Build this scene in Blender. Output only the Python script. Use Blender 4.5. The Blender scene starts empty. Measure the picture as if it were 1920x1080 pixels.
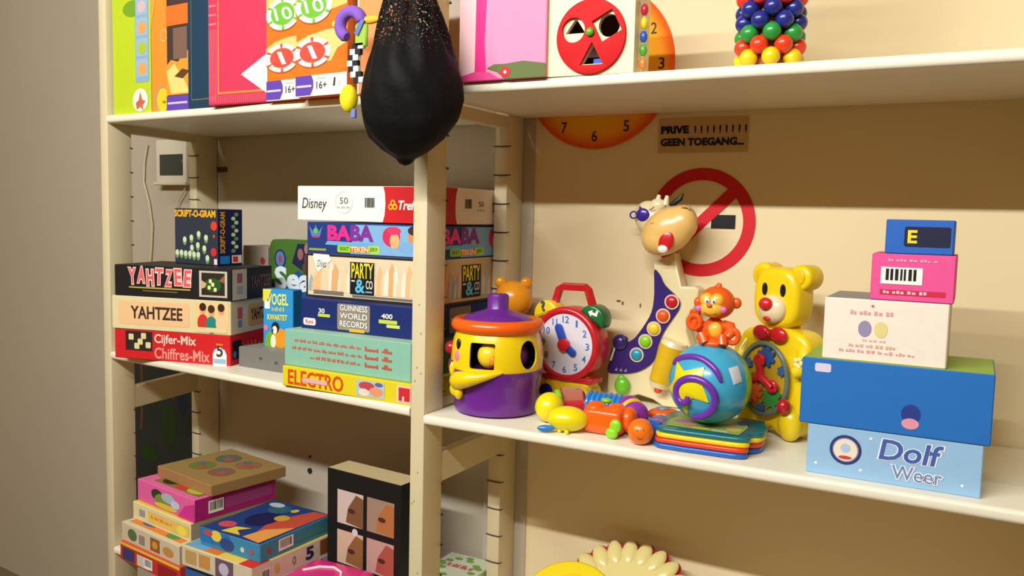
import bpy, bmesh, math, random
from mathutils import Matrix, Vector
random.seed(7)
S = bpy.context.scene
COL = S.collection
PI = math.pi

# ------------------------------------------------------------------ camera
cd = bpy.data.cameras.new('camera'); cam = bpy.data.objects.new('camera', cd); COL.objects.link(cam)
cd.sensor_width = 36.0; cd.lens = 1582.9 / 1920 * 36.0; cd.clip_start = 0.02
_R = Vector((0.87614768, 0.48147743, 0.02333934)); _U = Vector((-0.06146372, 0.06356138, 0.99608341)); _F = Vector((-0.4781082, 0.87415069, -0.08528255))
_M = Matrix.Identity(4)
for i in range(3):
    _M[i][0] = _R[i]; _M[i][1] = _U[i]; _M[i][2] = -_F[i]
_M[0][3], _M[1][3], _M[2][3] = 0.85965, -1.25, 0.36411
cam.matrix_world = _M
S.camera = cam

# ------------------------------------------------------------------ world, lamp, exposure
W = bpy.data.worlds.new('world'); S.world = W; W.use_nodes = True
W.node_tree.nodes['Background'].inputs[0].default_value = (1.0, 0.60, 0.16, 1)
W.node_tree.nodes['Background'].inputs[1].default_value = 0.24
ld = bpy.data.lights.new('ceiling_tube_light', 'AREA'); ld.shape = 'RECTANGLE'; ld.size = 2.2; ld.size_y = 0.035    # row of fluorescent tubes under the ceiling
ld.energy = 83; ld.color = (0.93, 0.95, 0.93)
lo = bpy.data.objects.new('ceiling_tube_light', ld); COL.objects.link(lo)
lo.location = (-0.10, -1.82, 1.49); lo.rotation_euler = (math.radians(56), 0, 0)
vs = S.view_settings
vs.view_transform = 'Standard'; vs.look = 'None'; vs.gamma = 1.0; vs.use_curve_mapping = False
vs.exposure = 0.0

# ------------------------------------------------------------------ materials
def lin(c):
    return tuple((x / 255 / 12.92) if x / 255 <= 0.04045 else ((x / 255 + 0.055) / 1.055) ** 2.4 for x in c)
_mats = {}
def mat(rgb, rough=0.5, vary=0.06, scale=40, bump=0.0, coat=0.0, spec=0.5, trans=0.0, alpha=None, emit=0.0):
    key = (rgb, rough, vary, scale, bump, coat, spec, trans, alpha, emit)
    if key in _mats: return _mats[key]
    m = bpy.data.materials.new('paint_%d_%d_%d' % rgb); m.use_nodes = True
    nt = m.node_tree; b = nt.nodes['Principled BSDF']
    c = lin(rgb)
    tc = nt.nodes.new('ShaderNodeTexCoord'); nz = nt.nodes.new('ShaderNodeTexNoise'); nz.inputs['Scale'].default_value = scale; nz.inputs['Detail'].default_value = 4
    nt.links.new(tc.outputs['Object'], nz.inputs['Vector'])
    mx = nt.nodes.new('ShaderNodeMix'); mx.data_type = 'RGBA'
    mx.inputs[6].default_value = (*[x * (1 - vary) for x in c], 1); mx.inputs[7].default_value = (*[min(1, x * (1 + vary)) for x in c], 1)
    nt.links.new(nz.outputs['Fac'], mx.inputs[0]); nt.links.new(mx.outputs[2], b.inputs['Base Color'])
    b.inputs['Roughness'].default_value = rough
    b.inputs['Specular IOR Level'].default_value = spec
    if coat: b.inputs['Coat Weight'].default_value = coat; b.inputs['Coat Roughness'].default_value = 0.12
    if trans: b.inputs['Transmission Weight'].default_value = trans
    if alpha is not None: b.inputs['Alpha'].default_value = alpha
    if bump:
        bp = nt.nodes.new('ShaderNodeBump'); bp.inputs['Strength'].default_value = bump; bp.inputs['Distance'].default_value = 0.003
        nt.links.new(nz.outputs['Fac'], bp.inputs['Height']); nt.links.new(bp.outputs['Normal'], b.inputs['Normal'])
    _mats[key] = m
    return m
def plastic(*rgb): return mat(tuple(rgb), rough=0.28, vary=0.03, scale=30, coat=0.25)
def card(*rgb): return mat(tuple(rgb), rough=0.55, vary=0.06, scale=60, spec=0.3)
def ink(*rgb): return mat(tuple(rgb), rough=0.55, vary=0.04, scale=80, spec=0.3)
CREAM = mat((216, 201, 164), rough=0.45, vary=0.05, scale=9, bump=0.05)
SHELF = mat((238, 230, 208), rough=0.38, vary=0.05, scale=12, bump=0.04)
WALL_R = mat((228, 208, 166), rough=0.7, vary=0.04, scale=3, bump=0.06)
WALL_L = mat((186, 174, 154), rough=0.7, vary=0.04, scale=3, bump=0.06)  # greyer than WALL_R: the left bay's more neutral light put into the colour
WHITE = ink(245, 240, 232); BLACK = ink(18, 18, 20); DARKPIN = mat((38, 30, 26), rough=0.6)

# ------------------------------------------------------------------ mesh helpers
class MB:
    """collects verts / faces with a material per face; build() makes ONE mesh object"""
    def __init__(s): s.v = []; s.f = []; s.m = []; s.ms = []
    def mi(s, m):
        if m not in s.ms: s.ms.append(m)
        return s.ms.index(m)
    def add(s, vs, fs, m):
        o = len(s.v); k = s.mi(m); s.v += [tuple(x) for x in vs]
        for f in fs: s.f.append(tuple(i + o for i in f)); s.m.append(k)
        return s
    def bm(s, b, m, M=None):
        b.verts.index_update()
        vs = [(M @ v.co if M else v.co)[:] for v in b.verts]; fs = [[v.index for v in f.verts] for f in b.faces]
        b.free(); return s.add(vs, fs, m)
    def box(s, x0, y0, z0, x1, y1, z1, m, bev=0.0, seg=1):
        b = bmesh.new(); bmesh.ops.create_cube(b, size=1)
        for v in b.verts: v.co = Vector((x0 + (v.co.x + .5) * (x1 - x0), y0 + (v.co.y + .5) * (y1 - y0), z0 + (v.co.z + .5) * (z1 - z0)))
        if bev: bmesh.ops.bevel(b, geom=b.edges[:], offset=bev, segments=seg, profile=0.5, affect='EDGES')
        return s.bm(b, m)
    def prism(s, pts, a, b_, m, axis='y', bev=0.0, seg=2):
        """2D outline extruded from a to b_ along axis; outline in the other two coordinates in order"""
        area = sum(pts[i][0] * pts[(i + 1) % len(pts)][1] - pts[(i + 1) % len(pts)][0] * pts[i][1] for i in range(len(pts)))
        if area < 0: pts = pts[::-1]
        def P(p, t):
            return {'y': (p[0], t, p[1]), 'z': (p[0], p[1], t), 'x': (t, p[0], p[1])}[axis]
        b = bmesh.new(); A = [b.verts.new(P(p, a)) for p in pts]; B = [b.verts.new(P(p, b_)) for p in pts]; n = len(pts)
        fa = b.faces.new(A); fb = b.faces.new(B[::-1])
        for i in range(n): b.faces.new((A[i], B[i], B[(i + 1) % n], A[(i + 1) % n]))
        bmesh.ops.recalc_face_normals(b, faces=b.faces[:])
        if bev:
            ed = list(set(fa.edges[:] + fb.edges[:]))
            bmesh.ops.bevel(b, geom=ed, offset=bev, segments=seg, profile=0.5, affect='EDGES')
        return s.bm(b, m)
    def lathe(s, prof, m, seg=40, M=None, close=False):
        vs = []; fs = []; n = len(prof)
        for i in range(seg):
            a = 2 * PI * i / seg
            for r, z in prof: vs.append((r * math.cos(a), r * math.sin(a), z))
        rng = n if close else n - 1
        for i in range(seg):
            for j in range(rng):
                k = (j + 1) % n; i2 = (i + 1) % seg
                fs.append((i * n + j, i2 * n + j, i2 * n + k, i * n + k))
        b = bmesh.new(); V = [b.verts.new(v) for v in vs]
        for f in fs:
            try: b.faces.new([V[i] for i in f])
            except ValueError: pass
        bmesh.ops.remove_doubles(b, verts=b.verts[:], dist=1e-6)
        bmesh.ops.dissolve_degenerate(b, edges=b.edges[:], dist=1e-7)
        bmesh.ops.recalc_face_normals(b, faces=b.faces[:])
        return s.bm(b, m, M)
    def ell(s, c, r, m, seg=20, rings=12, M=None):
        if isinstance(r, (int, float)): r = (r, r, r)
        b = bmesh.new(); bmesh.ops.create_uvsphere(b, u_segments=seg, v_segments=rings, radius=1)
        X = Matrix.Translation(Vector(c)) @ (M or Matrix.Identity(4)) @ Matrix.Diagonal((*r, 1))
        return s.bm(b, m, X)
    def cyl(s, p0, p1, r0, m, r1=None, seg=20):
        p0 = Vector(p0); p1 = Vector(p1); d = p1 - p0; r1 = r0 if r1 is None else r1
        b = bmesh.new(); bmesh.ops.create_cone(b, cap_ends=True, segments=seg, radius1=r0, radius2=r1, depth=d.length)
        X = Matrix.Translation((p0 + p1) / 2) @ d.to_track_quat('Z', 'Y').to_matrix().to_4x4()
        return s.bm(b, m, X)
    def tube(s, path, r, m, seg=10, closed=False):
        path = [Vector(p) for p in path]; n = len(path); vs = []; fs = []
        rr = r if isinstance(r, (list, tuple)) else [r] * n
        up = None
        for i, p in enumerate(path):
            a = path[(i - 1) % n] if closed or i else p; c = path[(i + 1) % n] if closed or i < n - 1 else p
            t = (c - a).normalized()
            if up is None: up = t.orthogonal().normalized()
            up = (up - t * up.dot(t)).normalized(); w = t.cross(up)
            for k in range(seg):
                q = 2 * PI * k / seg; vs.append(p + (up * math.cos(q) + w * math.sin(q)) * rr[i])
        for i in range(n if closed else n - 1):
            j = (i + 1) % n
            for k in range(seg): fs.append((i * seg + k, i * seg + (k + 1) % seg, j * seg + (k + 1) % seg, j * seg + k))
        if not closed: fs.append(tuple(range(seg))[::-1]); fs.append(tuple((n - 1) * seg + k for k in range(seg)))
        return s.add(vs, fs, m)
    def build(s, name, parent=None, smooth=True, ang=38):
        me = bpy.data.meshes.new(name); me.from_pydata(s.v, [], s.f)
        for m in s.ms: me.materials.append(m)
        me.polygons.foreach_set('material_index', s.m); me.update()
        if smooth:
            me.polygons.foreach_set('use_smooth', [True] * len(me.polygons)); me.set_sharp_from_angle(angle=math.radians(ang))
        o = bpy.data.objects.new(name, me); COL.objects.link(o)
        if parent: o.parent = parent
        return o
def tag(o, label, cat, group=None):
    o['label'] = label; o['category'] = cat
    if group: o['group'] = group
    return o
def thing(name, label, cat, loc=(0, 0, 0), rz=0.0, group=None, rot=None):
    o = bpy.data.objects.new(name, None); COL.objects.link(o); o.empty_display_size = 0.02
    o.location = loc; o.rotation_euler = rot or (0, 0, rz)
    return tag(o, label, cat, group)
def struct(o): o['kind'] = 'structure'; return o
def cut(obj, cutter):
    """real hole: boolean difference baked into the mesh, cutter removed"""
    md = obj.modifiers.new('cut', 'BOOLEAN'); md.operation = 'DIFFERENCE'; md.object = cutter; md.solver = 'EXACT'
    dg = bpy.context.evaluated_depsgraph_get(); dg.update()
    me = bpy.data.meshes.new_from_object(obj.evaluated_get(dg)); obj.modifiers.remove(md)
    obj.data = me; bpy.data.objects.remove(cutter)
    me.set_sharp_from_angle(angle=math.radians(35))
def circle(cx, cy, rx, ry=None, n=32, a0=0, a1=2 * PI):
    ry = rx if ry is None else ry
    return [(cx + rx * math.cos(a0 + (a1 - a0) * i / n), cy + ry * math.sin(a0 + (a1 - a0) * i / n)) for i in range(n + (0 if abs(a1 - a0 - 2 * PI) < 1e-6 else 1))]
def rrect(x0, y0, x1, y1, r, n=5):
    out = []
    for cx, cy, a in ((x1 - r, y1 - r, 0), (x0 + r, y1 - r, PI / 2), (x0 + r, y0 + r, PI), (x1 - r, y0 + r, 1.5 * PI)):
        for i in range(n + 1): out.append((cx + r * math.cos(a + PI / 2 * i / n), cy + r * math.sin(a + PI / 2 * i / n)))
    return out
def smooth_outline(pts, n=6):
    """closed Catmull-Rom through the points"""
    out = []; N = len(pts)
    for i in range(N):
        p0, p1, p2, p3 = (Vector(pts[(i + k - 1) % N]) for k in range(4))
        for j in range(n):
            t = j / n
            q = 0.5 * ((2 * p1) + (p2 - p0) * t + (2 * p0 - 5 * p1 + 4 * p2 - p3) * t * t + (3 * p1 - p0 - 3 * p2 + p3) * t ** 3)
            out.append((q.x, q.y))
    return out
_tc = {}
def text_mesh(body, bold=0.0, shear=0.0):
    k = (body, bold, shear)
    if k in _tc: return _tc[k]
    c = bpy.data.curves.new('t', 'FONT'); c.body = body; c.size = 1; c.offset = bold; c.shear = shear; c.resolution_u = 3
    o = bpy.data.objects.new('t', c); COL.objects.link(o)
    dg = bpy.context.evaluated_depsgraph_get(); dg.update(); ev = o.evaluated_get(dg); me = ev.to_mesh()
    vs = [(v.co.x, v.co.y) for v in me.vertices]; fs = [tuple(p.vertices) for p in me.polygons]
    ev.to_mesh_clear(); bpy.data.objects.remove(o); bpy.data.curves.remove(c)
    x0 = min(v[0] for v in vs); x1 = max(v[0] for v in vs); y0 = min(v[1] for v in vs); y1 = max(v[1] for v in vs)
    vs = [((x - x0) / (x1 - x0), (y - y0) / (y1 - y0)) for x, y in vs]
    _tc[k] = (vs, fs); return _tc[k]
class Print:
    """flat print lying on a plane; u, v in 0..1 of a w x h face"""
    STEP = 0.00022
    def __init__(s, O, U, V, w, h): s.O = Vector(O); s.U = Vector(U).normalized(); s.V = Vector(V).normalized(); s.N = s.U.cross(s.V); s.w = w; s.h = h; s.mb = MB(); s.k = 0
    def P(s, u, v, l): return s.O + s.U * (u * s.w) + s.V * (v * s.h) + s.N * (s.STEP * l + 0.0004 + s.k * 4e-6)
    def poly(s, pts, m, l=1): s.k += 1; s.mb.add([s.P(u, v, l) for u, v in pts], [tuple(range(len(pts)))], m); return s
    def rect(s, u0, v0, u1, v1, m, l=1): return s.poly([(u0, v0), (u1, v0), (u1, v1), (u0, v1)], m, l)
    def rr(s, u0, v0, u1, v1, r, m, l=1):
        q = rrect(u0 * s.w, v0 * s.h, u1 * s.w, v1 * s.h, r); return s.poly([(x / s.w, y / s.h) for x, y in q], m, l)
    def ell(s, u, v, ru, rv, m, l=1, n=24): return s.poly(circle(u, v, ru, rv, n), m, l)
    def circ(s, u, v, r, m, l=1, n=24): return s.poly(circle(u, v, r / s.w, r / s.h, n), m, l)
    def text(s, body, u0, v0, u1, v1, m, l=2, bold=0.0, shear=0.0, flip=False, vert=False):
        vs, fs = text_mesh(body, bold, shear)
        if vert: f = lambda x, y: (u1 - y * (u1 - u0), v0 + x * (v1 - v0))
        elif flip: f = lambda x, y: (u1 - x * (u1 - u0), v1 - y * (v1 - v0))
        else: f = lambda x, y: (u0 + x * (u1 - u0), v0 + y * (v1 - v0))
        s.mb.add([s.P(*f(x, y), l) for x, y in vs], fs, m); return s
    def scrib(s, u0, v0, u1, v1, m, l=2, n=9, seed=1):
        """print too small to read: a row of word-like bars"""
        rnd = random.Random(seed); u = u0
        while u < u1 - 0.01:
            wd = (u1 - u0) / n * rnd.uniform(0.5, 1.3); t = 0.12 * (v1 - v0)
            k = max(2, int(wd * s.w / .0042)); lw = wd / k
            for j in range(k):
                if u + lw * (j + .8) < u1: s.rect(u + lw * j, v0 + t * rnd.random(), u + lw * (j + .72), v1 - 2 * t * rnd.choice((0, 1, 2)), m, l)
            u += wd + (u1 - u0) / n * 0.22
        return s
    def bars(s, u0, v0, u1, v1, l=2, frame=True):
        if frame: s.rect(u0, v0, u1, v1, WHITE, l)
        rnd = random.Random(int(u0 * 999)); du = (u1 - u0); u = u0 + du * .12
        while u < u1 - du * .12:
            wd = du * rnd.uniform(.03, .08); s.rect(u, v0 + (v1 - v0) * .22, u + wd, v1 - (v1 - v0) * .1, BLACK, l + 1); u += wd + du * rnd.uniform(.03, .06)
        return s
    def build(s, name, parent): return s.mb.build(name, parent, smooth=False)
class Box:
    """cardboard box: Empty at its front-left-bottom corner, a body, and print on its faces"""
    def __init__(s, name, label, loc, rz, w, d, h, front, right=None, top=None, cat='box', group=None, bev=0.0015):
        s.t = thing(name, label, cat, loc, rz, group); s.w, s.d, s.h = w, d, h
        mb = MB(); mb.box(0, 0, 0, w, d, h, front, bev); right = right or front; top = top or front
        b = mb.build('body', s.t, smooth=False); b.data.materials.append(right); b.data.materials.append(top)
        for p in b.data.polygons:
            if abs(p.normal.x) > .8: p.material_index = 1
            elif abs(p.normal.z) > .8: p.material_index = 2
        s.body = b
    def front(s): return Print((0, 0, 0), (1, 0, 0), (0, 0, 1), s.w, s.h)
    def right(s): return Print((s.w, 0, 0), (0, 1, 0), (0, 0, 1), s.d, s.h)
    def left(s): return Print((0, s.d, 0), (0, -1, 0), (0, 0, 1), s.d, s.h)
    def top(s): return Print((0, 0, s.h), (1, 0, 0), (0, 1, 0), s.w, s.d)

# ------------------------------------------------------------------ layout numbers (metres)
PW, PS, PS2, DEP, TH = 0.030, 0.062, 0.071, 0.36, 0.0183      # post width / depths, bay depth, board thickness
H_R, Z_LM, Z_LU = 0.5894, 0.0101, 0.5808                      # shelf heights
Z_LO = -0.482; FLOOR = -1.0; TOPZ = 1.12
ANG = -0.07908
CA, SA = math.cos(ANG), math.sin(ANG)
def Lw(x, y, z): return (-PW + x * CA - y * SA, x * SA + y * CA, z)   # left bay: turned a few degrees about the middle post
def Ld(x, y): return (x * CA - y * SA, x * SA + y * CA)

# ------------------------------------------------------------------ setting
mb = MB(); mb.box(0.0, DEP, FLOOR, 2.4, DEP + .08, 1.6, WALL_R); struct(mb.build('wall_right', smooth=False))
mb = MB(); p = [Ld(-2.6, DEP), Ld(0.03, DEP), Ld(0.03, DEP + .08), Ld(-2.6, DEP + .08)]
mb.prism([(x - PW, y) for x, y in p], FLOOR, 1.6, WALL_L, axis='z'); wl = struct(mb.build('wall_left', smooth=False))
mb = MB(); mb.box(-3.0, -3.2, FLOOR - .05, 2.6, 0.9, FLOOR, mat((120, 104, 84), rough=0.6, scale=6)); struct(mb.build('floor', smooth=False))
# vertical batten of the left wall seen through the frame
mb = MB(); a0 = -0.075; a1 = -0.028
p = [Ld(a0, DEP - .012), Ld(a1, DEP - .012), Ld(a1, DEP), Ld(a0, DEP)]
mb.prism([(x - PW, y) for x, y in p], FLOOR, TOPZ, WALL_L, axis='z', bev=.002); struct(mb.build('trim_1', smooth=False))
# chips and scratches in the paint of the walls
def speck(name, pos, rx, rz, m, parent):
    b = MB(); b.prism(circle(pos[0], pos[2], rx, rz, 10), pos[1] - .0015, pos[1] + .001, m, bev=.0005, seg=1); return b.build(name, parent)
for (x, z, rx, rz) in ((0.228, 0.196, .005, .0022), (0.237, 0.192, .0022, .004), (0.275, 0.19, .0015, .005)):
    speck('paint_chip', (x, DEP, z), rx, rz, mat((128, 84, 44)), bpy.data.objects['wall_right'])
for (x, z, r) in ((-.642, -.318, .0075), (-.642, -.28, .003), (-.66, .60, .004)):
    q = Lw(x, DEP, z); b = MB(); b.cyl((q[0] + .003 * SA, q[1] - .003, q[2]), (q[0], q[1] + .001, q[2]), r, DARKPIN, seg=12); b.build('nail_hole', wl)
q0 = Lw(-1.0, DEP - .002, .473); b = MB(); b.box(-.018, -.002, -.007, .03, .003, .007, mat((70, 62, 52)), bev=.002); o = b.build('tape_mark', wl); o.location = q0; o.rotation_euler.z = ANG

# ------------------------------------------------------------------ shelving
def frame(label, loc, rz, skew=0.0):
    """ladder frame: two posts with wire pins, rungs below the boards"""
    root = thing('shelving_ladder', label, 'shelf support', loc, rz)
    for y0, y1, dx in ((0.0, PS, skew), (DEP - PS2, DEP - .002, 0.0)):
        b = MB(); b.box(-PW + dx, y0, 0, dx, y1, TOPZ - FLOOR, CREAM, bev=.002, seg=2); post = b.build('post', root)
        ys = y1 + .001 if y0 == 0 else y0 - .001
        for k in range(-9, 18):
            z = 0.0324 + k * 0.0593
            if abs(z - .56) < .03 or abs(z + .01) < .018 or abs(z + .115) < .03 or abs(z + .49) < .02: continue
            z -= FLOOR
            b = MB(); b.tube([(dx - PW - .002, ys, z + .0005), (dx - PW * .5, ys, z - .0006), (dx + .003, ys, z), (dx + .005, ys + (-.008 if y0 == 0 else .006), z + .001)], .0013, DARKPIN, seg=6)
            b.build('pin', post)
    for z0, z1 in ((-.1416, -.0855), (.543, .5685), (-.56, -.503)):
        y0, y1 = PS + .0005, DEP - PS2 - .0005
        b = MB(); b.prism([(-.022 + skew, y0), (-.001 + skew, y0), (-.001, y1), (-.022, y1)], z0 - FLOOR, z1 - FLOOR, CREAM, axis='z', bev=.0015, seg=1); b.build('rung', root)
def board(root, pts, z, name='shelf_board'):
    b = bmesh.new(); A = [b.verts.new((x, y, z - TH)) for x, y in pts]; B = [b.verts.new((x, y, z)) for x, y in pts]; n = len(pts)
    b.faces.new(A[::-1]); b.faces.new(B)
    for i in range(n): b.faces.new((A[i], A[(i + 1) % n], B[(i + 1) % n], B[i]))
    b.edges.ensure_lookup_table()
    ed = [e for e in b.edges if {e.verts[0].index, e.verts[1].index}]
    fr = [e for e in b.edges if (e.verts[0] in (A[0], A[1]) and e.verts[1] in (A[0], A[1])) or (e.verts[0] in (B[0], B[1]) and e.verts[1] in (B[0], B[1]))]
    bmesh.ops.recalc_face_normals(b, faces=b.faces[:])
    bmesh.ops.bevel(b, geom=fr, offset=.0065, segments=4, profile=.5, affect='EDGES')
    m = MB(); m.bm(b, SHELF); return m.build(name, root)
frame('cream wooden shelving ladder with middle post, hung with the black net bag', (0, 0, FLOOR), 0)
for x, z in ((-.014, .20), (-.009, .148), (-.017, .085), (-.008, .075), (-.021, .06), (-.012, -.11), (-.02, -.165), (-.024, -.17), (-.01, -.30)):
    b = MB(); b.prism(circle(x, z - FLOOR, .0012, .0018, 8), -.0006, .0004, mat((150, 130, 96))); b.build('scuff', [o for o in bpy.data.objects if o.name.startswith('post')][0])
frame('cream wooden shelving ladder holding the far right ends of the shelves', (1.035, 0, FLOOR), 0)
frame('cream wooden shelving ladder at the left in front of the thermostat', Lw(-1.011, 0, FLOOR), ANG, skew=.058)
for z, lab in ((H_R, 'top right shelf board carrying the bead tower'), (0.0, 'middle right shelf board carrying the yellow bear and toy clock'), (Z_LO, 'bottom right shelf board under the scalloped plate')):
    tag(board(None, [(.001, -.003), (1.003, -.003), (1.003, DEP - .006), (.001, DEP - .006)], z), 'cream painted ' + lab, 'shelf')
for z, lab in ((Z_LU, 'top left shelf board carrying the orange poker chip boxes'), (Z_LM, 'middle left shelf board carrying the Yahtzee and Electro boxes'), (Z_LO, 'bottom left shelf board under the puzzle boxes')):
    pts = [Lw(-.9515, -.003, 0)[:2], (-PW - .001, -.003), (-PW - .001, DEP - .008), Lw(-1.0095, DEP - .006, 0)[:2], Lw(-.9515, PS + .004, 0)[:2]]
    tag(board(None, pts, z), 'cream painted ' + lab, 'shelf')

# ------------------------------------------------------------------ things on the walls
c = thing('clock_poster', 'big round orange teaching clock face on the wall, half behind the top shelf', 'clock', (.165, DEP - .0005, .667))
dm = bpy.data.materials.new('orange_disc_print'); dm.use_nodes = True; nt = dm.node_tree; bs = nt.nodes['Principled BSDF']; bs.inputs['Roughness'].default_value = .7; bs.inputs['Specular IOR Level'].default_value = .1
tc = nt.nodes.new('ShaderNodeTexCoord'); ln = nt.nodes.new('ShaderNodeVectorMath'); ln.operation = 'LENGTH'; cr = nt.nodes.new('ShaderNodeValToRGB')
mp = nt.nodes.new('ShaderNodeMapRange'); mp.inputs[1].default_value = 0; mp.inputs[2].default_value = .163
nt.links.new(tc.outputs['Object'], ln.inputs[0]); nt.links.new(ln.outputs['Value'], mp.inputs[0]); nt.links.new(mp.outputs[0], cr.inputs[0]); nt.links.new(cr.outputs[0], bs.inputs['Base Color'])
for e, (pos, col) in zip((cr.color_ramp.elements[0], cr.color_ramp.elements[1]), ((.5, (246, 196, 40)), (.97, (232, 92, 22)))): e.position = pos; e.color = (*lin(col), 1)
e = cr.color_ramp.elements.new(.84); e.color = (*lin((248, 160, 36)), 1)
b = MB(); b.prism(circle(0, 0, .163, n=72), -.004, 0, dm, bev=.001); b.build('disc', c)
pr = Print((-.163, -.004, -.163), (1, 0, 0), (0, 0, 1), .326, .326)
for n in range(1, 13):
    a = PI / 2 - n * PI / 6; u = .5 + .137 / .326 * math.cos(a); v = .5 + .137 / .326 * math.sin(a); w2 = .019 if n < 10 else .034
    pr = Print((-.163, -.004, -.163), (1, 0, 0), (0, 0, 1), .326, .326)
    pr.text(str(n), u - w2, v - .034, u + w2, v + .034, ink(60, 40, 24), bold=.01); pr.build('numeral', c)
t = thing('paper_sign', 'brown paper sign on the wall reading PRIVE GEEN TOEGANG', 'sign', (.300, DEP - .0005, .494))
b = MB(); b.box(0, -.001, 0, .175, 0, .066, mat((196, 160, 106), rough=.5)); b.build('paper', t, smooth=False)
pr = Print((0, -.001, 0), (1, 0, 0), (0, 0, 1), .175, .066)
pr.text('PRIVE', .03, .55, .35, .78, BLACK, bold=.055)
for i in range(9):
    u = .42 + i * .069; pr.rect(u - .008, .60, u + .010, .76, BLACK, 2); pr.rect(u - .008, .55, u + .008, .585, BLACK, 2)
pr.text('GEEN TOEGANG...', .03, .19, .96, .42, BLACK, bold=.05); pr.build('lettering', t)
t = thing('no_smoking_sign', 'round red no smoking sticker on the wall behind the singing cow', 'sign', (.392, DEP - .0005, .360))
RED = ink(206, 22, 34)
b = MB(); n = 72
vs = []; fs = []
for i in range(n):
    a = 2 * PI * i / n
    for r, y in ((.104, 0), (.104, -.0014), (.081, -.0014), (.081, 0)): vs.append((r * math.cos(a), y, r * math.sin(a)))
for i in range(n):
    for k in range(3): j = (i + 1) % n; fs.append((i * 4 + k, j * 4 + k, j * 4 + k + 1, i * 4 + k + 1))
b.add(vs, fs, RED); b.build('ring', t, smooth=False)
b = MB(); q = Matrix.Rotation(math.radians(44), 2)
b.prism([tuple(q @ Vector(p)) for p in ((-.084, -.0115), (.084, -.0115), (.084, .0115), (-.084, .0115))], -.0013, 0, RED); b.build('slash', t, smooth=False)
b = MB(); b.box(.020, -.0011, -.011, .066, 0, .015, BLACK); b.build('cigarette', t, smooth=False)
b = MB(); b.box(-.045, -.0009, -.011, .0198, 0, .015, ink(238, 228, 206)); b.build('cigarette_filter', t, smooth=False)
# wall box with screen, cable and dark hanging seen through the left frame
q = Lw(-1.256, DEP - .001, .435)
t = thing('wall_thermostat', 'white wall thermostat with dark grey screen seen through the left frame', 'thermostat', q, ANG)
b = MB(); b.box(0, -.028, .0, .142, 0, .125, mat((226, 218, 198), rough=.4), bev=.005, seg=2); b.build('case', t)
b = MB(); b.box(.022, -.0305, .022, .128, -.0275, .082, mat((62, 68, 66), rough=.2), bev=.001); b.build('screen', t)
b = MB(); b.box(-.008, -.032, -.006, .142, 0, .004, mat((216, 206, 182), rough=.4), bev=.002); b.build('ledge', t)
b = MB(); b.tube([Lw(x, DEP - .006, z) for x, z in ((-1.33, .55), (-1.345, .50), (-1.35, .44), (-1.325, .38), (-1.31, .31), (-1.315, .25), (-1.325, .18), (-1.33, .10), (-1.33, -.05))], .003, mat((206, 192, 160), rough=.5), seg=8)
tag(b.build('power_cable'), 'thin cream cable hanging down the wall left of the thermostat', 'cable')
b = MB(); b.tube([Lw(x, DEP - .012, z) for x, z in ((-1.135, .434), (-1.15, .41), (-1.175, .385), (-1.19, .35), (-1.19, .30), (-1.19, .2))], .002, mat((206, 192, 160), rough=.5), seg=8)
tag(b.build('power_cable'), 'short cream cable dropping from the right corner of the thermostat', 'cable')
t = thing('dark_hanging', 'dark green and black patterned hanging seen through the lower left frame', 'hanging', Lw(-1.50, DEP - .001, -.62), ANG)
hm = mat((26, 30, 24), rough=.8, vary=.5, scale=9)
b = MB(); b.box(0, -.006, 0, .385, 0, .54, hm, bev=.001); b.build('cloth', t)
pr = Print((0, -.006, 0), (1, 0, 0), (0, 0, 1), .385, .54)
pr.poly([(.30, .55), (.33, .55), (.35, .75), (.34, .95), (.31, .95), (.325, .75)], ink(92, 56, 22))
pr.ell(.68, .6, .10, .13, ink(28, 48, 20)); pr.ell(.42, .42, .12, .05, ink(24, 52, 18)); pr.ell(.85, .78, .06, .1, ink(20, 30, 52)); pr.build('pattern', t)

# ------------------------------------------------------------------ left bay, middle shelf: dice games on the left
A1 = ANG + math.radians(18)
def dd(x, y, a):  # step along a direction turned by a from world X
    return (math.cos(a) * x - math.sin(a) * y, math.sin(a) * x + math.cos(a) * y)
def corner(right_front_local, w, a, z):
    q = Lw(*right_front_local, z); e = dd(-w, 0, a); return (q[0] + e[0], q[1] + e[1], z)
REDC = card(206, 30, 36)
bx = Box('game_box', 'red dice game box lettered Cijfer-Mix, bottom of the left pile', corner((-.5753, .0547), .31, A1, Z_LM), A1, .31, .168, .0695, REDC, group='pile of dice games')
f = bx.front(); f.rect(.10, .30, .335, .95, ink(46, 34, 34), 1)
for u, v in ((.15, .75), (.2, .45), (.26, .8), (.3, .5), (.23, .6)): f.rr(u - .022, v - .1, u + .022, v + .1, .002, ink(222, 206, 150), 2)
f.build('picture', bx.t)
f = bx.front(); f.text('Cijfer-Mix', .355, .50, .715, .90, ink(246, 206, 190), bold=.02); f.text('Chiffres-Mix', .355, .07, .83, .45, ink(240, 150, 136), bold=.02); f.build('lettering', bx.t)
f = bx.front(); f.poly([(.855, .0), (.97, .0), (.97, .36), (.955, .52), (.9125, .60), (.87, .52), (.855, .36)], WHITE, 1); f.text('5', .885, .28, .94, .72, ink(60, 60, 70), 2, bold=.02); f.rect(.885, .66, .94, .72, ink(240, 130, 30), 3); f.rect(.86, .06, .965, .22, ink(150, 180, 205), 2); f.build('maker_mark', bx.t)
r = bx.right(); r.rect(.05, .2, .25, .8, ink(30, 26, 28)); r.ell(.1, .35, .04, .12, ink(60, 130, 200), 2); r.scrib(.3, .3, .8, .7, ink(226, 120, 100), n=6); r.build('side_print', bx.t)
A2 = A1 + .01
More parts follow.
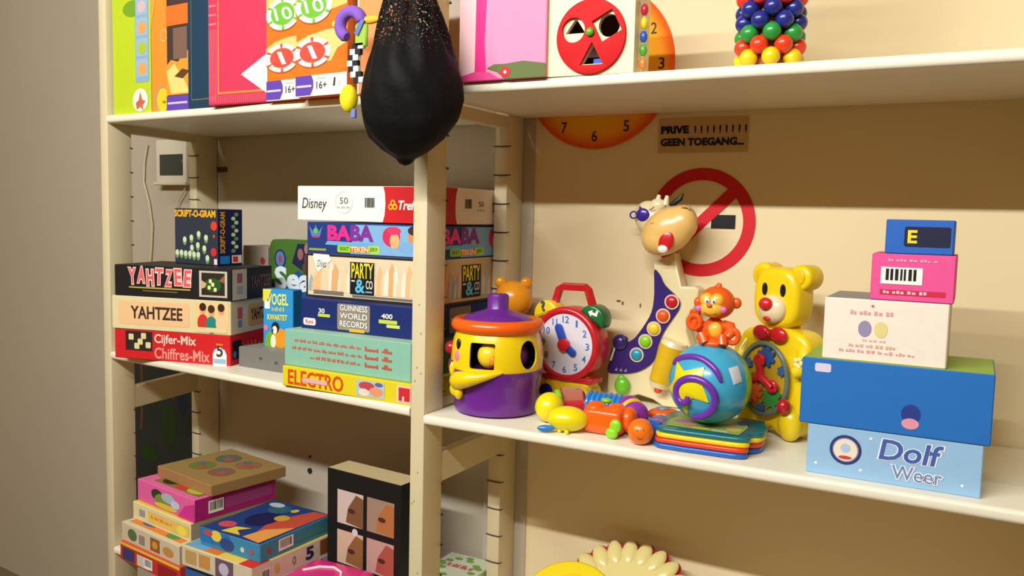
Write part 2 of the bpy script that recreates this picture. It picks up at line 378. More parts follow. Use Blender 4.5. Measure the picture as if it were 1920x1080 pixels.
bx = Box('game_box', 'cream Yahtzee box with family photo, middle of the left pile', corner((-.5735, .0547), .315, A2, .0800), A2, .315, .168, .0775, card(222, 206, 160), card(216, 202, 168), group='pile of dice games')
f = bx.front(); f.rr(.06, .16, .66, .86, .007, ink(236, 190, 138), 1); f.build('panel', bx.t)
f = bx.front(); f.text('YAHTZEE', .165, .34, .605, .72, ink(62, 44, 34), 3, bold=.025, shear=.0); f.build('lettering', bx.t)
f = bx.front(); f.rect(.70, .05, .985, .95, ink(236, 200, 140), 1)
for u, v, hc, sc in ((.775, .55, (60, 30, 22), (206, 52, 42)), (.845, .5, (70, 36, 26), (40, 130, 120)), (.925, .55, (60, 28, 20), (232, 196, 150))):
    f.ell(u, v - .22, .045, .26, ink(*sc), 2); f.ell(u, v + .18, .026, .15, ink(224, 160, 116), 3); f.ell(u, v + .25, .028, .12, ink(*hc), 4)
f.rect(.72, .06, .97, .2, ink(226, 206, 150), 5); f.build('photo', bx.t)
r = bx.right(); r.rr(.42, .18, .98, .84, .006, ink(214, 160, 96)); r.text('YAHTZEE', .48, .34, .95, .70, ink(62, 44, 34), 3, bold=.025); r.rect(.16, .45, .27, .78, ink(190, 90, 100), 2); r.rect(.17, .2, .26, .4, ink(120, 130, 190), 2); r.build('side_print', bx.t)
A3 = A1 - .005
bx = Box('game_box', 'black Yahtzee box with pink lettering, top of the left pile', corner((-.570, .0540), .312, A3, .1578), A3, .312, .168, .0722, card(24, 22, 24), card(26, 24, 26), card(40, 38, 36), group='pile of dice games')
f = bx.front()
for k, ch in enumerate('YAHTZEE'):
    u = .118 + k * .080; dv = (.0, .05, -.03, .02, -.02, .03, 0)[k]
    f.text(ch, u, .36 + dv, u + .078, .94 + dv, ink(250, 214, 204), 2, bold=.10, shear=(-.1, .1, -.08, .08, .1, -.06, .1)[k]); f.text(ch, u + .006, .39 + dv, u + .072, .91 + dv, ink(226, 92, 90), 3, bold=.03, shear=(-.1, .1, -.08, .08, .1, -.06, .1)[k])
f.build('lettering', bx.t)
f = bx.front(); f.rect(.13, .27, .66, .31, ink(196, 176, 60)); f.rect(.25, .18, .55, .205, ink(150, 120, 70)); f.build('underline', bx.t)
f = bx.front(); f.rect(.735, .1, .968, .92, ink(196, 188, 166), 1); f.rect(.755, .16, .948, .86, ink(44, 34, 28), 2); f.ell(.85, .48, .07, .22, ink(40, 84, 36), 3)
for u, v in ((.82, .4), (.85, .5), (.87, .34), (.83, .6)): f.rr(u - .012, v - .06, u + .012, v + .06, .0015, ink(232, 226, 150), 4)
f.poly([(.757, .62), (.80, .52), (.785, .4), (.757, .36)], ink(206, 170, 130), 4); f.poly([(.947, .8), (.90, .62), (.947, .55)], ink(150, 90, 60), 4); f.build('photo', bx.t)
r = bx.right(); r.rect(.02, .02, .36, .98, ink(206, 200, 186)); r.rect(.13, .55, .25, .85, ink(178, 90, 104), 2); r.rect(.12, .2, .26, .45, ink(170, 168, 176), 2); r.text('YAHTZEE', .45, .35, .95, .75, ink(120, 66, 70), 2, bold=.03); r.build('side_print', bx.t)
# dice word game standing on the pile
q = Lw(-.8318, .0949, .2302); a = ANG + .035
bx = Box('game_box', 'dark blue Script-O-Gram box standing on the black Yahtzee box', q, a, .154, .075, .1335, card(46, 52, 66), card(24, 28, 76))
f = bx.front(); f.text('SCRIPT-O-GRAM', .01, .845, .97, .975, ink(236, 176, 36), bold=.045); f.build('lettering', bx.t)
f = bx.front(); PG = ink(206, 224, 176); PD = ink(120, 150, 110)
for u, v in ((.25, .44), (.41, .48), (.58, .55), (.75, .49), (.42, .30), (.56, .35), (.71, .30), (.07, .2), (.17, .2), (.27, .19), (.37, .19), (.47, .18), (.57, .18), (.78, .13)):
    f.ell(u, v - .035, .043, .07, PD, 1); f.ell(u, v, .043, .052, PG, 2)
f.build('dice_picture', bx.t)
f = bx.front(); f.circ(.93, .70, .011, ink(232, 60, 40)); f.circ(.92, .24, .010, ink(206, 50, 44)); f.circ(.93, .52, .004, ink(190, 90, 50)); f.rect(.93, .02, 1.0, .12, ink(236, 220, 206)); f.build('dots', bx.t)
r = bx.right(); r.text('SCRIPT-O-GRAM', .10, .22, .30, .95, ink(222, 158, 40), vert=True, bold=.04)
for k in range(10): r.ell(.62 + .12 * (k % 2), .26 + k * .072, .085, .035, PG if k % 3 else PD, 2)
r.rect(.10, .03, .48, .17, ink(40, 130, 206)); r.rect(.56, .04, .95, .18, ink(238, 232, 220)); r.rect(.60, .06, .80, .16, ink(214, 50, 46), 2); r.build('side_print', bx.t)
# small pale box with a red dot behind the pile
bx = Box('small_box', 'small grey box with a red dot behind the black Yahtzee box', Lw(-.79, .265, Z_LM), ANG, .095, .07, .262, card(176, 166, 152), card(150, 140, 128))
f = bx.front(); f.circ(.80, .86, .009, ink(190, 60, 66)); f.rect(.68, .66, .98, .76, ink(96, 96, 104)); f.build('print', bx.t)
# sea box
sx = -.684; sw = .335; t = thing('sea_game_box', 'green and blue upright game box lettered Sea behind the parrot box', 'box', Lw(sx, .262, Z_LM), ANG)
b = MB(); b.prism(rrect(0, 0, sw, .282, .018), 0, .045, card(70, 112, 40), bev=.001, seg=1); b.build('body', t)
pr = Print((0, 0, 0), (1, 0, 0), (0, 0, 1), sw, .282)
pr.poly([(.0, .05), (1, .05), (1, .8), (.55, .86), (.42, .68), (.3, .74), (.18, .62), (0, .60)], ink(36, 78, 138)); pr.ell(.115, .83, .06, .085, ink(30, 44, 96), 2); pr.ell(.115, .83, .047, .068, ink(86, 120, 170), 3); pr.ell(.115, .83, .015, .035, ink(170, 60, 60), 4)
pr.poly([(.24, .80), (.3, .97), (.7, .97), (.7, .74), (.42, .70)], ink(30, 36, 70), 2)
for u, v, m in ((.33, .88, ink(150, 96, 90)), (.40, .84, ink(110, 62, 56)), (.47, .9, ink(140, 110, 110)), (.40, .93, ink(166, 120, 110)), (.38, .76, ink(86, 66, 46))): pr.ell(u, v, .03, .05, m, 3)
pr.build('picture', t)
pr = Print((0, 0, 0), (1, 0, 0), (0, 0, 1), sw, .282); pr.text('Sea', .055, .555, .45, .765, ink(222, 232, 240), 4, bold=.04); pr.build('lettering', t)
# grey tray with parrot box on top
bx = Box('storage_tray', 'flat grey cardboard box on the left shelf under the parrot box', Lw(-.566, .070, Z_LM), ANG + .03, .219, .145, .045, card(120, 118, 112), card(110, 108, 104), card(140, 138, 130))
f = bx.front()
for u, v in ((.33, .55), (.55, .45), (.78, .4)): f.ell(u, v, .025, .08, ink(84, 82, 78))
f.build('print', bx.t)
bx = Box('card_game_box', 'small sky blue kwartet card box with an orange parrot', Lw(-.528, .108, Z_LM + .0452), ANG + math.radians(14), .079, .036, .131, card(44, 150, 214), card(40, 128, 190))
f = bx.front(); f.poly([(0, .8), (0, 1), (.3, 1), (.1, .75)], ink(232, 216, 60)); f.text('VOGEL', .16, .73, .85, .93, ink(226, 232, 120), 3, bold=.03); f.scrib(.3, .62, .75, .70, ink(206, 206, 110), n=4); f.text('KWARTET', .15, .47, .82, .57, ink(240, 226, 50), 3, bold=.03); f.build('lettering', bx.t)
f = bx.front(); f.rr(.06, .66, .24, .79, .003, WHITE, 3); f.build('price_sticker', bx.t)
f = bx.front(); f.poly([(.06, .0), (.1, .2), (.3, .3), (.7, .28), (.95, .12), (.98, 0)], ink(120, 170, 50), 1); f.ell(.6, .16, .22, .17, ink(240, 150, 30), 2); f.ell(.42, .34, .13, .10, ink(36, 32, 30), 3); f.ell(.40, .30, .08, .07, WHITE, 4); f.ell(.35, .1, .09, .12, ink(236, 236, 200), 3); f.poly([(.28, .28), (.36, .33), (.34, .22)], ink(40, 36, 34), 5); f.ell(.1, .33, .08, .05, ink(206, 120, 180), 2); f.build('parrot_picture', bx.t)

# ------------------------------------------------------------------ left bay, middle shelf: tall pile beside the post
def pile(name, label, lx, ly, z, h, m, d=.245, xr=-.034, rz=0.0, **k):
    q = Lw(lx, ly, z); w = (xr - q[0]) / math.cos(rz); return Box(name, label, q, rz, w, d, h, m, group='pile of board games by the post', **k)
bx = pile('game_box', 'flat yellow Electro box at the bottom of the tall pile', -.3296, -.0116, Z_LM, .0404, card(226, 206, 30), d=.26, rz=-.027, top=card(214, 196, 40))
f = bx.front(); f.text('ELECTRO', .05, .12, .50, .88, ink(222, 74, 24), 2, bold=.02); f.build('lettering', bx.t)
f = bx.front(); f.rr(.17, .33, .375, .55, .002, ink(226, 176, 176), 4); f.build('tape_strip', bx.t)
f = bx.front(); f.rect(.60, .12, .81, .88, ink(176, 196, 206), 1); f.ell(.68, .62, .06, .2, ink(190, 70, 80), 2); f.ell(.75, .4, .05, .22, ink(226, 150, 110), 2); f.ell(.66, .3, .04, .18, ink(236, 216, 200), 2); f.ell(.77, .75, .03, .1, ink(90, 100, 150), 2); f.build('picture', bx.t)
f = bx.front(); f.rr(.90, .1, 1.0, .9, .002, ink(236, 200, 196), 1); f.rect(.915, .18, .995, .80, ink(206, 40, 44), 2); f.rect(.94, .18, .955, .4, ink(236, 200, 196), 3); f.build('maker_mark', bx.t)
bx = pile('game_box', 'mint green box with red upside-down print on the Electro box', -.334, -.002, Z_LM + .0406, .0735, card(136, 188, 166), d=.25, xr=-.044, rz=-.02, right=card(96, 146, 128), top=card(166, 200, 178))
f = bx.front(); RP = ink(206, 106, 84)
for k, (v, u0) in enumerate(((.68, .09), (.47, .07), (.26, .22))):
    f.scrib(u0, v, .64, v + .09, RP, n=11, seed=k + 3); f.scrib(.66, v - .02, .90, v + .11, ink(206, 84, 66), n=2, seed=9)
f.build('lettering', bx.t)
bx = pile('game_box', 'navy Guinness World Records box in the tall pile', -.3215, .030, .1246, .061, card(22, 40, 104), d=.25)
f = bx.front(); f.rr(.31, .08, .57, .94, .004, ink(150, 138, 118), 1)
for k, (s_, v) in enumerate((('GUINNESS', .70), ('WORLD', .44), ('RECORDS', .18))):
    f.text(s_, .325, v, .555, v + .22, ink(30, 32, 48), 2, bold=.06); f.text(s_, .33, v + .012, .552, v + .21, WHITE, 3, bold=.02)
f.text('30', .155, .56, .205, .72, WHITE, 2, bold=.02); f.rect(.15, .44, .25, .54, ink(196, 210, 70), 2); f.text('400', .66, .58, .745, .74, WHITE, 2, bold=.02); f.rect(.64, .42, .78, .54, ink(196, 210, 70), 2); f.rect(.70, .3, .80, .40, ink(206, 216, 120), 2); f.rect(.41, .04, .53, .14, ink(226, 176, 50), 4)
f.build('lettering', bx.t)
f = bx.front(); f.rr(.025, .12, .13, .36, .005, ink(240, 226, 226), 1); f.text('Rumi', .045, .17, .11, .31, ink(206, 60, 66), 2, bold=.02); f.build('maker_mark', bx.t)
r = bx.right(); r.rr(.30, .1, .62, .92, .004, ink(126, 116, 96)); r.text('WORLD', .32, .42, .60, .6, WHITE, 2, bold=.02); r.build('side_print', bx.t)
bx = pile('game_box', 'beige Party and Co box with a black logo square in the tall pile', -.3418, .065, .1858, .0905, card(224, 206, 172), right=card(206, 176, 136))
def crowd(f, u0, u1, seed):
    rnd = random.Random(seed); u = u0
    while u < u1:
        w_ = rnd.uniform(.02, .035); hgt = rnd.uniform(.5, .88); c = rnd.choice(((232, 184, 130), (226, 170, 112), (240, 206, 166), (150, 172, 190), (176, 190, 200), (236, 226, 206)))
        f.poly([(u - w_, .15), (u + w_, .15), (u + w_ * .7, hgt - .15), (u, hgt), (u - w_ * .8, hgt - .2)], ink(*c), 1)
        u += w_ * 1.25
f = bx.front(); crowd(f, .04, .97, 4); f.rect(.06, .08, .30, .17, ink(120, 112, 104), 2); f.rect(.42 - .05, .07, .95, .12, ink(110, 104, 100), 2); f.build('hands_picture', bx.t)
def party(f, u0, u1, l=3):
    f.rect(u0, .13, u1, .86, ink(20, 22, 24), l); d = u1 - u0
    f.text('PARTY', u0 + d * .06, .50, u1 - d * .05, .84, ink(246, 222, 30), l + 1, bold=.015); f.text('&', u0 + d * .22, .17, u0 + d * .62, .48, ink(90, 190, 220), l + 1, bold=.02); f.text('CO', u0 + d * .66, .27, u1 - d * .06, .46, ink(226, 220, 206), l + 1, bold=.02); f.rect(u0 + d * .06, .42, u0 + d * .2, .45, WHITE, l + 1); f.rect(u0 + d * .64, .19, u1 - d * .08, .22, ink(150, 176, 186), l + 1)
f = bx.front(); f.rect(.345, .10, .545, .89, ink(226, 214, 190), 2); party(f, .352, .538); f.build('logo', bx.t)
f = bx.front(); f.poly([(.055, .93), (.095, .58), (.20, .86), (.185, .99), (.06, 1.0)], WHITE, 3); f.text('Diset', .09, .70, .165, .86, ink(60, 50, 60), 4, shear=.3); f.build('maker_mark', bx.t)
f = bx.front(); f.rect(0, 0, 1, .05, ink(40, 34, 30), 2); f.rect(0, .955, 1, 1, ink(28, 26, 30), 2); f.rect(0, 0, .012, 1, ink(30, 26, 26), 2); f.build('border', bx.t)
r = bx.right(); crowd(r, .05, .95, 8); party(r, .33, .63); r.rect(0, .0, 1, .06, ink(50, 40, 36), 2); r.build('side_print', bx.t)
bx = pile('game_box', 'blue drawing game box with pink and purple letters BABA', -.3412, .065, .2765, .0655, card(30, 54, 122))
def baba(f, u0, u1, girl, seed=0):
    d = u1 - u0
    f.poly([(u0 + .5 * d, .05), (u0 + d * .6, .95), (1, .95), (1, .05)], ink(126, 176, 216), 1); f.poly([(u0 - .02, .3), (u1, .28), (u1 - .01, .40), (u0, .42)], ink(110, 170, 214), 1)
    f.text('BA', u0, .44, u0 + d * .52, .92, ink(232, 44, 140), 3, bold=.05); f.text('BA', u0 + d * .50, .44, u1, .94, ink(126, 46, 150), 3, bold=.05)
    f.rr(u0 + d * .22, .08, u0 + d * .52, .30, .004, ink(150, 206, 60), 2); f.rect(u0 + d * .50, .10, u0 + d * .9, .27, ink(226, 96, 40), 3); f.rr(u0 + d * .88, .08, u0 + d * 1.12, .32, .004, ink(170, 216, 70), 2)
    f.text('WAT', u0 + d * .26, .13, u0 + d * .47, .26, ink(96, 140, 30), 4, bold=.03); f.text('TEKEN', u0 + d * .51, .11, u0 + d * .89, .27, ink(250, 226, 150), 4, bold=.03); f.text('JE?', u0 + d * .91, .13, u0 + d * 1.08, .27, ink(96, 140, 30), 4, bold=.03)
    f.ell(girl, .62, .065, .30, ink(210, 44, 90), 2); f.ell(girl + .025, .50, .035, .24, ink(238, 176, 120), 3); f.ell(girl + .02, .8, .05, .12, ink(214, 56, 100), 4)
f = bx.front(); baba(f, .17, .53, .66); f.ell(.83, .62, .05, .3, ink(206, 140, 90), 2); f.ell(.83, .82, .05, .14, ink(60, 40, 36), 3); f.ell(.80, .3, .10, .16, ink(120, 170, 220), 2); f.rect(.02, .1, .16, .17, ink(150, 160, 60), 2); f.build('lettering', bx.t)
f = bx.front(); f.poly([(.02, .88), (.04, .55), (.11, .55), (.13, .88), (.095, .68), (.075, .92), (.055, .68)], ink(96, 120, 190), 2); f.rect(.045, .5, .105, .56, ink(190, 60, 70), 2); f.ell(.075, .72, .02, .08, ink(90, 190, 90), 3); f.build('crown_emblem', bx.t)
r = bx.right(); baba(r, .02, .60, .82); r.build('side_print', bx.t)
bx = pile('game_box', 'white Disney 50 games box with a red end on top of the tall pile', -.370, .065, .3445, .0715, card(246, 238, 228), right=card(240, 226, 214))
f = bx.front(); f.poly([(.622, 0), (1, 0), (1, .99), (.625, .99), (.636, .8), (.64, .5), (.634, .2)], ink(206, 26, 34), 1); f.build('red_panel', bx.t)
f = bx.front(); f.text('Disney', .038, .26, .223, .66, ink(58, 54, 60), 2, shear=.2); f.text('50', .318, .50, .378, .68, ink(110, 104, 104), 2); f.scrib(.300, .37, .396, .43, ink(190, 180, 172), n=3)
f.text('Trefl', .728, .36, .85, .62, WHITE, 3, shear=.25, bold=.03)
for du, dv in ((-.014, -.04), (.014, -.04), (0, .07)): f.circ(.69 + du, .48 + dv, .006, ink(250, 190, 40), 2); f.circ(.69 + du, .48 + dv, .003, ink(206, 26, 34), 3)
f.build('lettering', bx.t)
f = bx.front(); f.bars(.488, .32, .578, .72, 1, frame=False); f.build('barcode', bx.t)
n = 28; ring = MB()
f = bx.front()
for i in range(n):
    a0 = 2 * PI * i / n; a1 = 2 * PI * (i + 1) / n
    f.poly([(.348 + r_ / bx.w * math.cos(a), .54 + r_ / bx.h * math.sin(a)) for r_, a in ((.0215, a0), (.0225, a0), (.0225, a1), (.0215, a1))], ink(214, 200, 190), 1)
f.build('ring_mark', bx.t)
r = bx.right(); r.poly([(0, 0), (.235, 0), (.215, .25), (.21, .5), (.22, .8), (.24, .99), (0, .99)], ink(190, 24, 34)); r.bars(.34, .36, .47, .74, 1, frame=False); r.text('50', .57, .50, .65, .66, ink(110, 100, 96), 2); r.scrib(.55, .38, .67, .43, ink(170, 156, 146), n=3); r.text('Disney', .80, .28, .99, .64, ink(58, 54, 60), 2, shear=.12); r.build('side_print', bx.t)

# ------------------------------------------------------------------ left bay, top shelf: upright boxes
def upright(name, label, lx, ly, w, m, h=.31, d=.10, da=0.0, right=None, group='upright boxes on the upper left shelf', **k):
    return Box(name, label, Lw(lx, ly, Z_LU), ANG + da, w, d, h, m, right=right, group=group, **k)
bx = upright('picture_book', 'lime green upright box with small photos at the left end of the top shelf', -.945, .012, .148, card(186, 206, 36))
f = bx.front(); f.rect(.62, .23, .97, .95, ink(140, 170, 190), 1)
for v in (.27, .42, .57, .72): f.rect(.64, v, .95, v + .13, ink(150, 180, 210), 2); f.ell(.80, v + .06, .11, .045, ink(*random.choice(((170, 190, 60), (226, 160, 90), (206, 180, 180)))), 3)
f.ell(.74, .10, .20, .085, ink(236, 226, 216), 3); f.poly([(.62, .08), (.70, .10), (.74, .16), (.79, .10), (.88, .09), (.80, .06), (.82, .02), (.74, .05), (.65, .03)], ink(196, 100, 70), 4); f.ell(.55, .78, .25, .06, ink(120, 160, 40), 1); f.build('picture', bx.t)
bx = upright('picture_book', 'narrow orange upright box with a yellow sun face on the top shelf', -.793, .012, .060, card(236, 142, 48), d=.07)
f = bx.front(); f.ell(.62, .09, .42, .105, ink(190, 150, 90), 1); f.ell(.72, .085, .36, .085, ink(236, 196, 40), 2); f.ell(.8, .07, .12, .01, ink(170, 120, 30), 3); f.poly([(0, .6), (0, 1), (.5, 1), (.25, .75)], ink(206, 160, 60), 1); f.build('picture', bx.t)
n = 20; f = bx.front()
for i in range(n):
    a0 = 2 * PI * i / n; a1 = 2 * PI * (i + .9) / n
    f.poly([(.82 + r_ * math.cos(a) / .064, .545 + r_ * math.sin(a) / .31) for r_, a in ((.0115, a0), (.0135, a0), (.0135, a1), (.0115, a1))], ink(236, 200, 150), 2)
f.build('ring_mark', bx.t)
bx = upright('game_box', 'dark brown upright box with a flame picture beside the navy box', -.7268, .006, .0825, card(70, 50, 44), d=.07)
f = bx.front(); f.rect(0, .60, 1, .74, ink(232, 110, 40), 1); f.poly([(0, .11), (0, .32), (.2, .36), (.5, .34), (.75, .40), (1, .42), (1, .11)], ink(236, 150, 50), 1); f.poly([(.2, .12), (0, .28), (.35, .33), (.8, .2), (1, .12)], ink(246, 206, 120), 2); f.poly([(.35, .24), (.7, .29), (1, .27), (.7, .22)], ink(96, 60, 30), 3); f.rect(0, 0, 1, .105, ink(96, 66, 166), 3); f.rect(.05, .045, .9, .06, ink(196, 186, 220), 4); f.rect(.3, .36, .9, .58, ink(120, 92, 78), 1); f.build('picture', bx.t)
bx = upright('game_box', 'navy blue upright box with thin gold line beside the dark red box', -.642, -.001, .086, card(26, 58, 82), right=card(18, 40, 58))
f = bx.front(); GD = ink(112, 116, 78); f.rect(.15, .055, .17, 1, GD, 1); f.rect(.15, .055, .98, .062, GD, 1); f.build('gold_line', bx.t)
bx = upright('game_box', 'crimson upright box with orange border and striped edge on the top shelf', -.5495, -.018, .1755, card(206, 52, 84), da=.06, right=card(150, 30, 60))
f = bx.front(); OR = ink(238, 132, 60); f.rect(.17, .075, .19, 1, OR, 1); f.rect(.17, .07, .98, .085, OR, 1); f.rect(.975, .07, .99, 1, OR, 1); f.build('border', bx.t)
f = bx.front()
for k in range(6): f.rect(.02 + k * .026, .03, .026 + k * .026, .5, ink(232, 130, 140), 1)
for k in range(30): f.rect(.02 + k * .032, .015, .028 + k * .032, .06, ink(226, 110, 126), 1)
for k in range(7): f.rect(.02, .53 + k * .06, .15, .545 + k * .06, ink(226, 110, 126), 1)
f.build('stripes', bx.t)
f = bx.front(); f.poly([(.56, .19), (1, .05), (1, .315)], ink(250, 246, 242), 3); f.build('white_label', bx.t)
def chips_box(label, lx, ly, w, da, full=1.0):
    bx = upright('game_box', label, lx, ly, w, card(240, 112, 26), da=da, right=card(206, 110, 50)); k = .136 / w
    f = bx.front(); f.rect(0, 0, 1, .125, ink(246, 236, 226), 1); f.build('white_band', bx.t)
    f = bx.front(); f.poly([(0, .26), (0, .33), (.25, .365), (.6, .385), (1, .39), (1, .30), (.82, .27), (.7, .20), (.4, .2)], ink(246, 196, 120), 1); f.poly([(.55, .47), (.7, .50), (1, .52), (1, 1), (0, 1), (0, .5)], ink(246, 190, 104), 1); f.build('swoosh', bx.t)
    # gambling chips, drawn tilted
    def chip(u, v, ru, rv, base, rim, num):
        f = bx.front(); T = lambda x, y: (u + (x * math.cos(-.5) - y * math.sin(-.5)) * ru * k, v + (x * math.sin(-.5) + y * math.cos(-.5)) * rv)
        cl = lambda p: (min(max(p[0], 0), 1), p[1])
        f.poly([cl(T(x, y)) for x, y in circle(0, -.08, 1.03, 1.0)], ink(176, 90, 40), 2); f.poly([cl(T(x, y)) for x, y in circle(0, 0, 1, 1)], ink(*rim), 3)
        for i in range(6):
            a = i * PI / 3; f.poly([cl(T(r_ * math.cos(q_), r_ * math.sin(q_))) for r_, q_ in ((.72, a - .08), (1, a - .08), (1, a + .08), (.72, a + .08))], ink(*base), 4)
        f.poly([cl(T(x, y)) for x, y in circle(0, 0, .70, .70)], ink(*base), 5)
        f.text(num, u - .1 * k * (len(num)), v - .04, u + .1 * k * len(num), v + .04, WHITE, 6, shear=-.2, bold=.01); f.build('chip_picture', bx.t)
    chip(.34 * k, .262, .36, .088, (226, 76, 60), (246, 228, 210), '1'); chip(.36 * k, .535, .36, .10, (110, 180, 50), (236, 242, 210), '10')
    f = bx.front(); f.poly([(0, .005), (0, .125), (.32 * k, .125), (.36 * k, .09), (.36 * k, .05), (.3 * k, .005)], ink(96, 66, 166), 2); f.rect(.02, .055, .32 * k, .068, ink(206, 196, 226), 3); f.build('purple_tab', bx.t)
    f = bx.front(); f.text('16+', .42 * k, .04, min(.62 * k, .99), .085, ink(50, 44, 44), 3, bold=.01); f.rect(.42 * k, .10, min(.6 * k, .97), .105, ink(170, 160, 156), 2)
    if k < 1.1: f.poly([(.74, .05), (.78, .05), (.79, .1), (.76, .1)], ink(60, 50, 50), 3); f.poly([(.84, .05), (.87, .05), (.88, .08), (.85, .08)], ink(206, 190, 180), 3)
    f.build('lettering', bx.t)
    return bx
chips_box('narrower orange poker chip box half covered, beside the crimson box', -.3725, -.014, .098, -.02)
chips_box('wide orange poker chip box marked 16+ left of the black net bag', -.271, -.030, .136, -.01)
bx = upright('game_box', 'orange box with a white edge behind the black net bag', -.1275, -.012, .10, card(236, 150, 90), d=.1)
f = bx.front(); f.rect(0, .0, .035, 1, ink(238, 226, 216), 1); f.rect(.035, .13, .07, .45, ink(60, 44, 40), 1); f.build('edge_print', bx.t)
# ------------------------------------------------------------------ left bay, bottom shelf
def low(name, label, P, a, w, d, z0, z1, m, right=None, top=None, **k):
    q = Lw(P[0], P[1], z0); return Box(name, label, q, ANG + a, w, d, z1 - z0, m, right=right, top=top, **k)
PILE_A = dict(group='left pile of puzzle boxes'); PILE_B = dict(group='right pile of puzzle boxes')
bx = low('puzzle_box', 'red puzzle box at the bottom of the left pile of puzzles', (-.872, -.035), -.05, .25, .21, Z_LO, -.437, card(196, 50, 44), card(186, 60, 60), card(226, 90, 70), **PILE_A)
f = bx.front(); f.rect(.05, .1, .25, .75, ink(60, 60, 110)); f.rect(.3, .1, .5, .7, ink(206, 196, 180)); f.bars(.42, .15, .56, .7); f.rect(.65, .1, .95, .7, ink(150, 30, 40)); f.rect(0, .85, 1, 1, ink(226, 190, 60)); f.build('print', bx.t)
bx = low('puzzle_box', 'white puzzle box with green pictures second from the bottom of the left pile', (-.876, -.028), -.06, .245, .21, -.4368, -.392, card(206, 190, 160), card(186, 176, 146), card(216, 204, 170), **PILE_A)
f = bx.front(); f.ell(.2, .5, .08, .32, ink(90, 110, 70)); f.rect(.32, .2, .42, .7, ink(150, 130, 120)); f.rect(.52, .15, .68, .85, ink(150, 90, 50)); f.ell(.6, .5, .05, .2, ink(206, 150, 60), 2); f.ell(.82, .45, .09, .25, ink(190, 140, 70)); f.build('print', bx.t)
f = bx.right(); f.rect(.1, .2, .45, .85, ink(96, 110, 60)); f.ell(.28, .5, .1, .25, ink(176, 170, 120), 2); f.build('side_print', bx.t)
f = bx.top(); f.rect(.06, .06, .94, .94, ink(226, 130, 50)); f.ell(.3, .2, .15, .1, ink(70, 90, 150), 2); f.ell(.75, .12, .1, .06, ink(90, 140, 60), 2); f.build('lid_print', bx.t)
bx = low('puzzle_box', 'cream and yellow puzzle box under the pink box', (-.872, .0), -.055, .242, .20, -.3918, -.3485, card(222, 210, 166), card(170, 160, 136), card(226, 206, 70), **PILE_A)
f = bx.front(); f.rr(.28, .18, .98, .8, .004, ink(226, 190, 90)); f.scrib(.33, .42, .7, .6, ink(226, 120, 60), n=5); f.ell(.86, .45, .09, .25, ink(232, 220, 80), 2); f.rect(.12, .3, .22, .7, ink(150, 150, 150)); f.build('print', bx.t)
f = bx.right(); f.rect(.12, .2, .5, .8, ink(130, 130, 126)); f.build('side_print', bx.t)
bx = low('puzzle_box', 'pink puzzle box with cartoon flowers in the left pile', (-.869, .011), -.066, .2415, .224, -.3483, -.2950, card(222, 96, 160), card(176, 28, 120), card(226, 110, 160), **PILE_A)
f = bx.front(); f.ell(.36, .6, .10, .25, ink(44, 60, 36)); f.ell(.46, .4, .14, .3, ink(120, 140, 60)); f.ell(.56, .62, .12, .22, ink(170, 176, 190)); f.ell(.68, .45, .08, .18, ink(190, 196, 226)); f.ell(.52, .2, .2, .12, ink(216, 190, 60), 2); f.poly([(.72, 0), (1, 0), (1, .8), (.85, .6)], ink(206, 50, 140)); f.build('print', bx.t)
f = bx.right(); f.bars(.16, .22, .34, .78); f.rect(.36, .25, .95, .75, ink(166, 64, 130)); f.build('side_print', bx.t)
f = bx.top(); f.rect(.18, .08, .95, .92, ink(140, 110, 60)); f.ell(.35, .2, .12, .1, ink(40, 44, 20), 2); f.ell(.6, .15, .1, .06, ink(206, 60, 40), 3); f.ell(.8, .16, .12, .07, ink(176, 190, 60), 3); f.build('lid_print', bx.t)
bx = low('puzzle_box', 'tan wooden-look puzzle box with four little pictures on top of the pink box', (-.846, .050), -.085, .232, .208, -.2948, -.268, card(160, 120, 74), card(158, 124, 76), card(160, 130, 78), **PILE_A)
f = bx.top()
for u, v, c in ((.33, .36, (110, 130, 50)), (.32, .72, (96, 110, 90)), (.68, .36, (140, 96, 76)), (.68, .72, (150, 110, 80))):
    f.ell(u, v, .15, .15, ink(*c)); f.ell(u + .04, v - .03, .07, .06, ink(176, 90, 60), 2); f.ell(u - .06, v + .04, .06, .05, ink(80, 120, 120), 2)
f.build('lid_print', bx.t)
bx = low('puzzle_box', 'blue-edged puzzle box at the bottom of the right pile of puzzles', (-.60, -.05), .03, .235, .235, Z_LO, -.4155, card(50, 90, 150), card(206, 196, 180), card(226, 200, 190), **PILE_B)
f = bx.front(); f.rect(.3, .2, .95, .75, ink(206, 190, 170)); f.build('print', bx.t)
bx = low('puzzle_box', 'white puzzle box with yellow and red lid under the blue cartoon box', (-.5905, -.065), .03, .222, .245, -.4153, -.3702, card(206, 192, 164), card(222, 212, 188), card(236, 206, 90), **PILE_B)
f = bx.front(); f.rect(.06, .2, .22, .85, ink(190, 150, 90)); f.rect(.26, .2, .42, .85, ink(196, 140, 70)); f.rect(.5, .05, .75, .95, ink(110, 80, 100)); f.ell(.62, .5, .07, .3, ink(190, 180, 200), 2); f.build('print', bx.t)
f = bx.right(); f.text('5', .62, .2, .72, .85, ink(40, 44, 90), bold=.04); f.rect(.8, .15, .97, .9, ink(150, 84, 40)); f.text('0', .46, .3, .5, .7, ink(110, 100, 90)); f.bars(.1, .15, .2, .7); f.ell(.28, .5, .03, .25, ink(206, 190, 100)); f.build('side_print', bx.t)
f = bx.top(); f.rect(.02, .02, .3, .3, ink(110, 170, 210)); f.rect(.3, .02, .5, .2, ink(226, 120, 50)); f.rect(.82, .0, 1, .2, ink(214, 50, 36)); f.build('lid_print', bx.t)
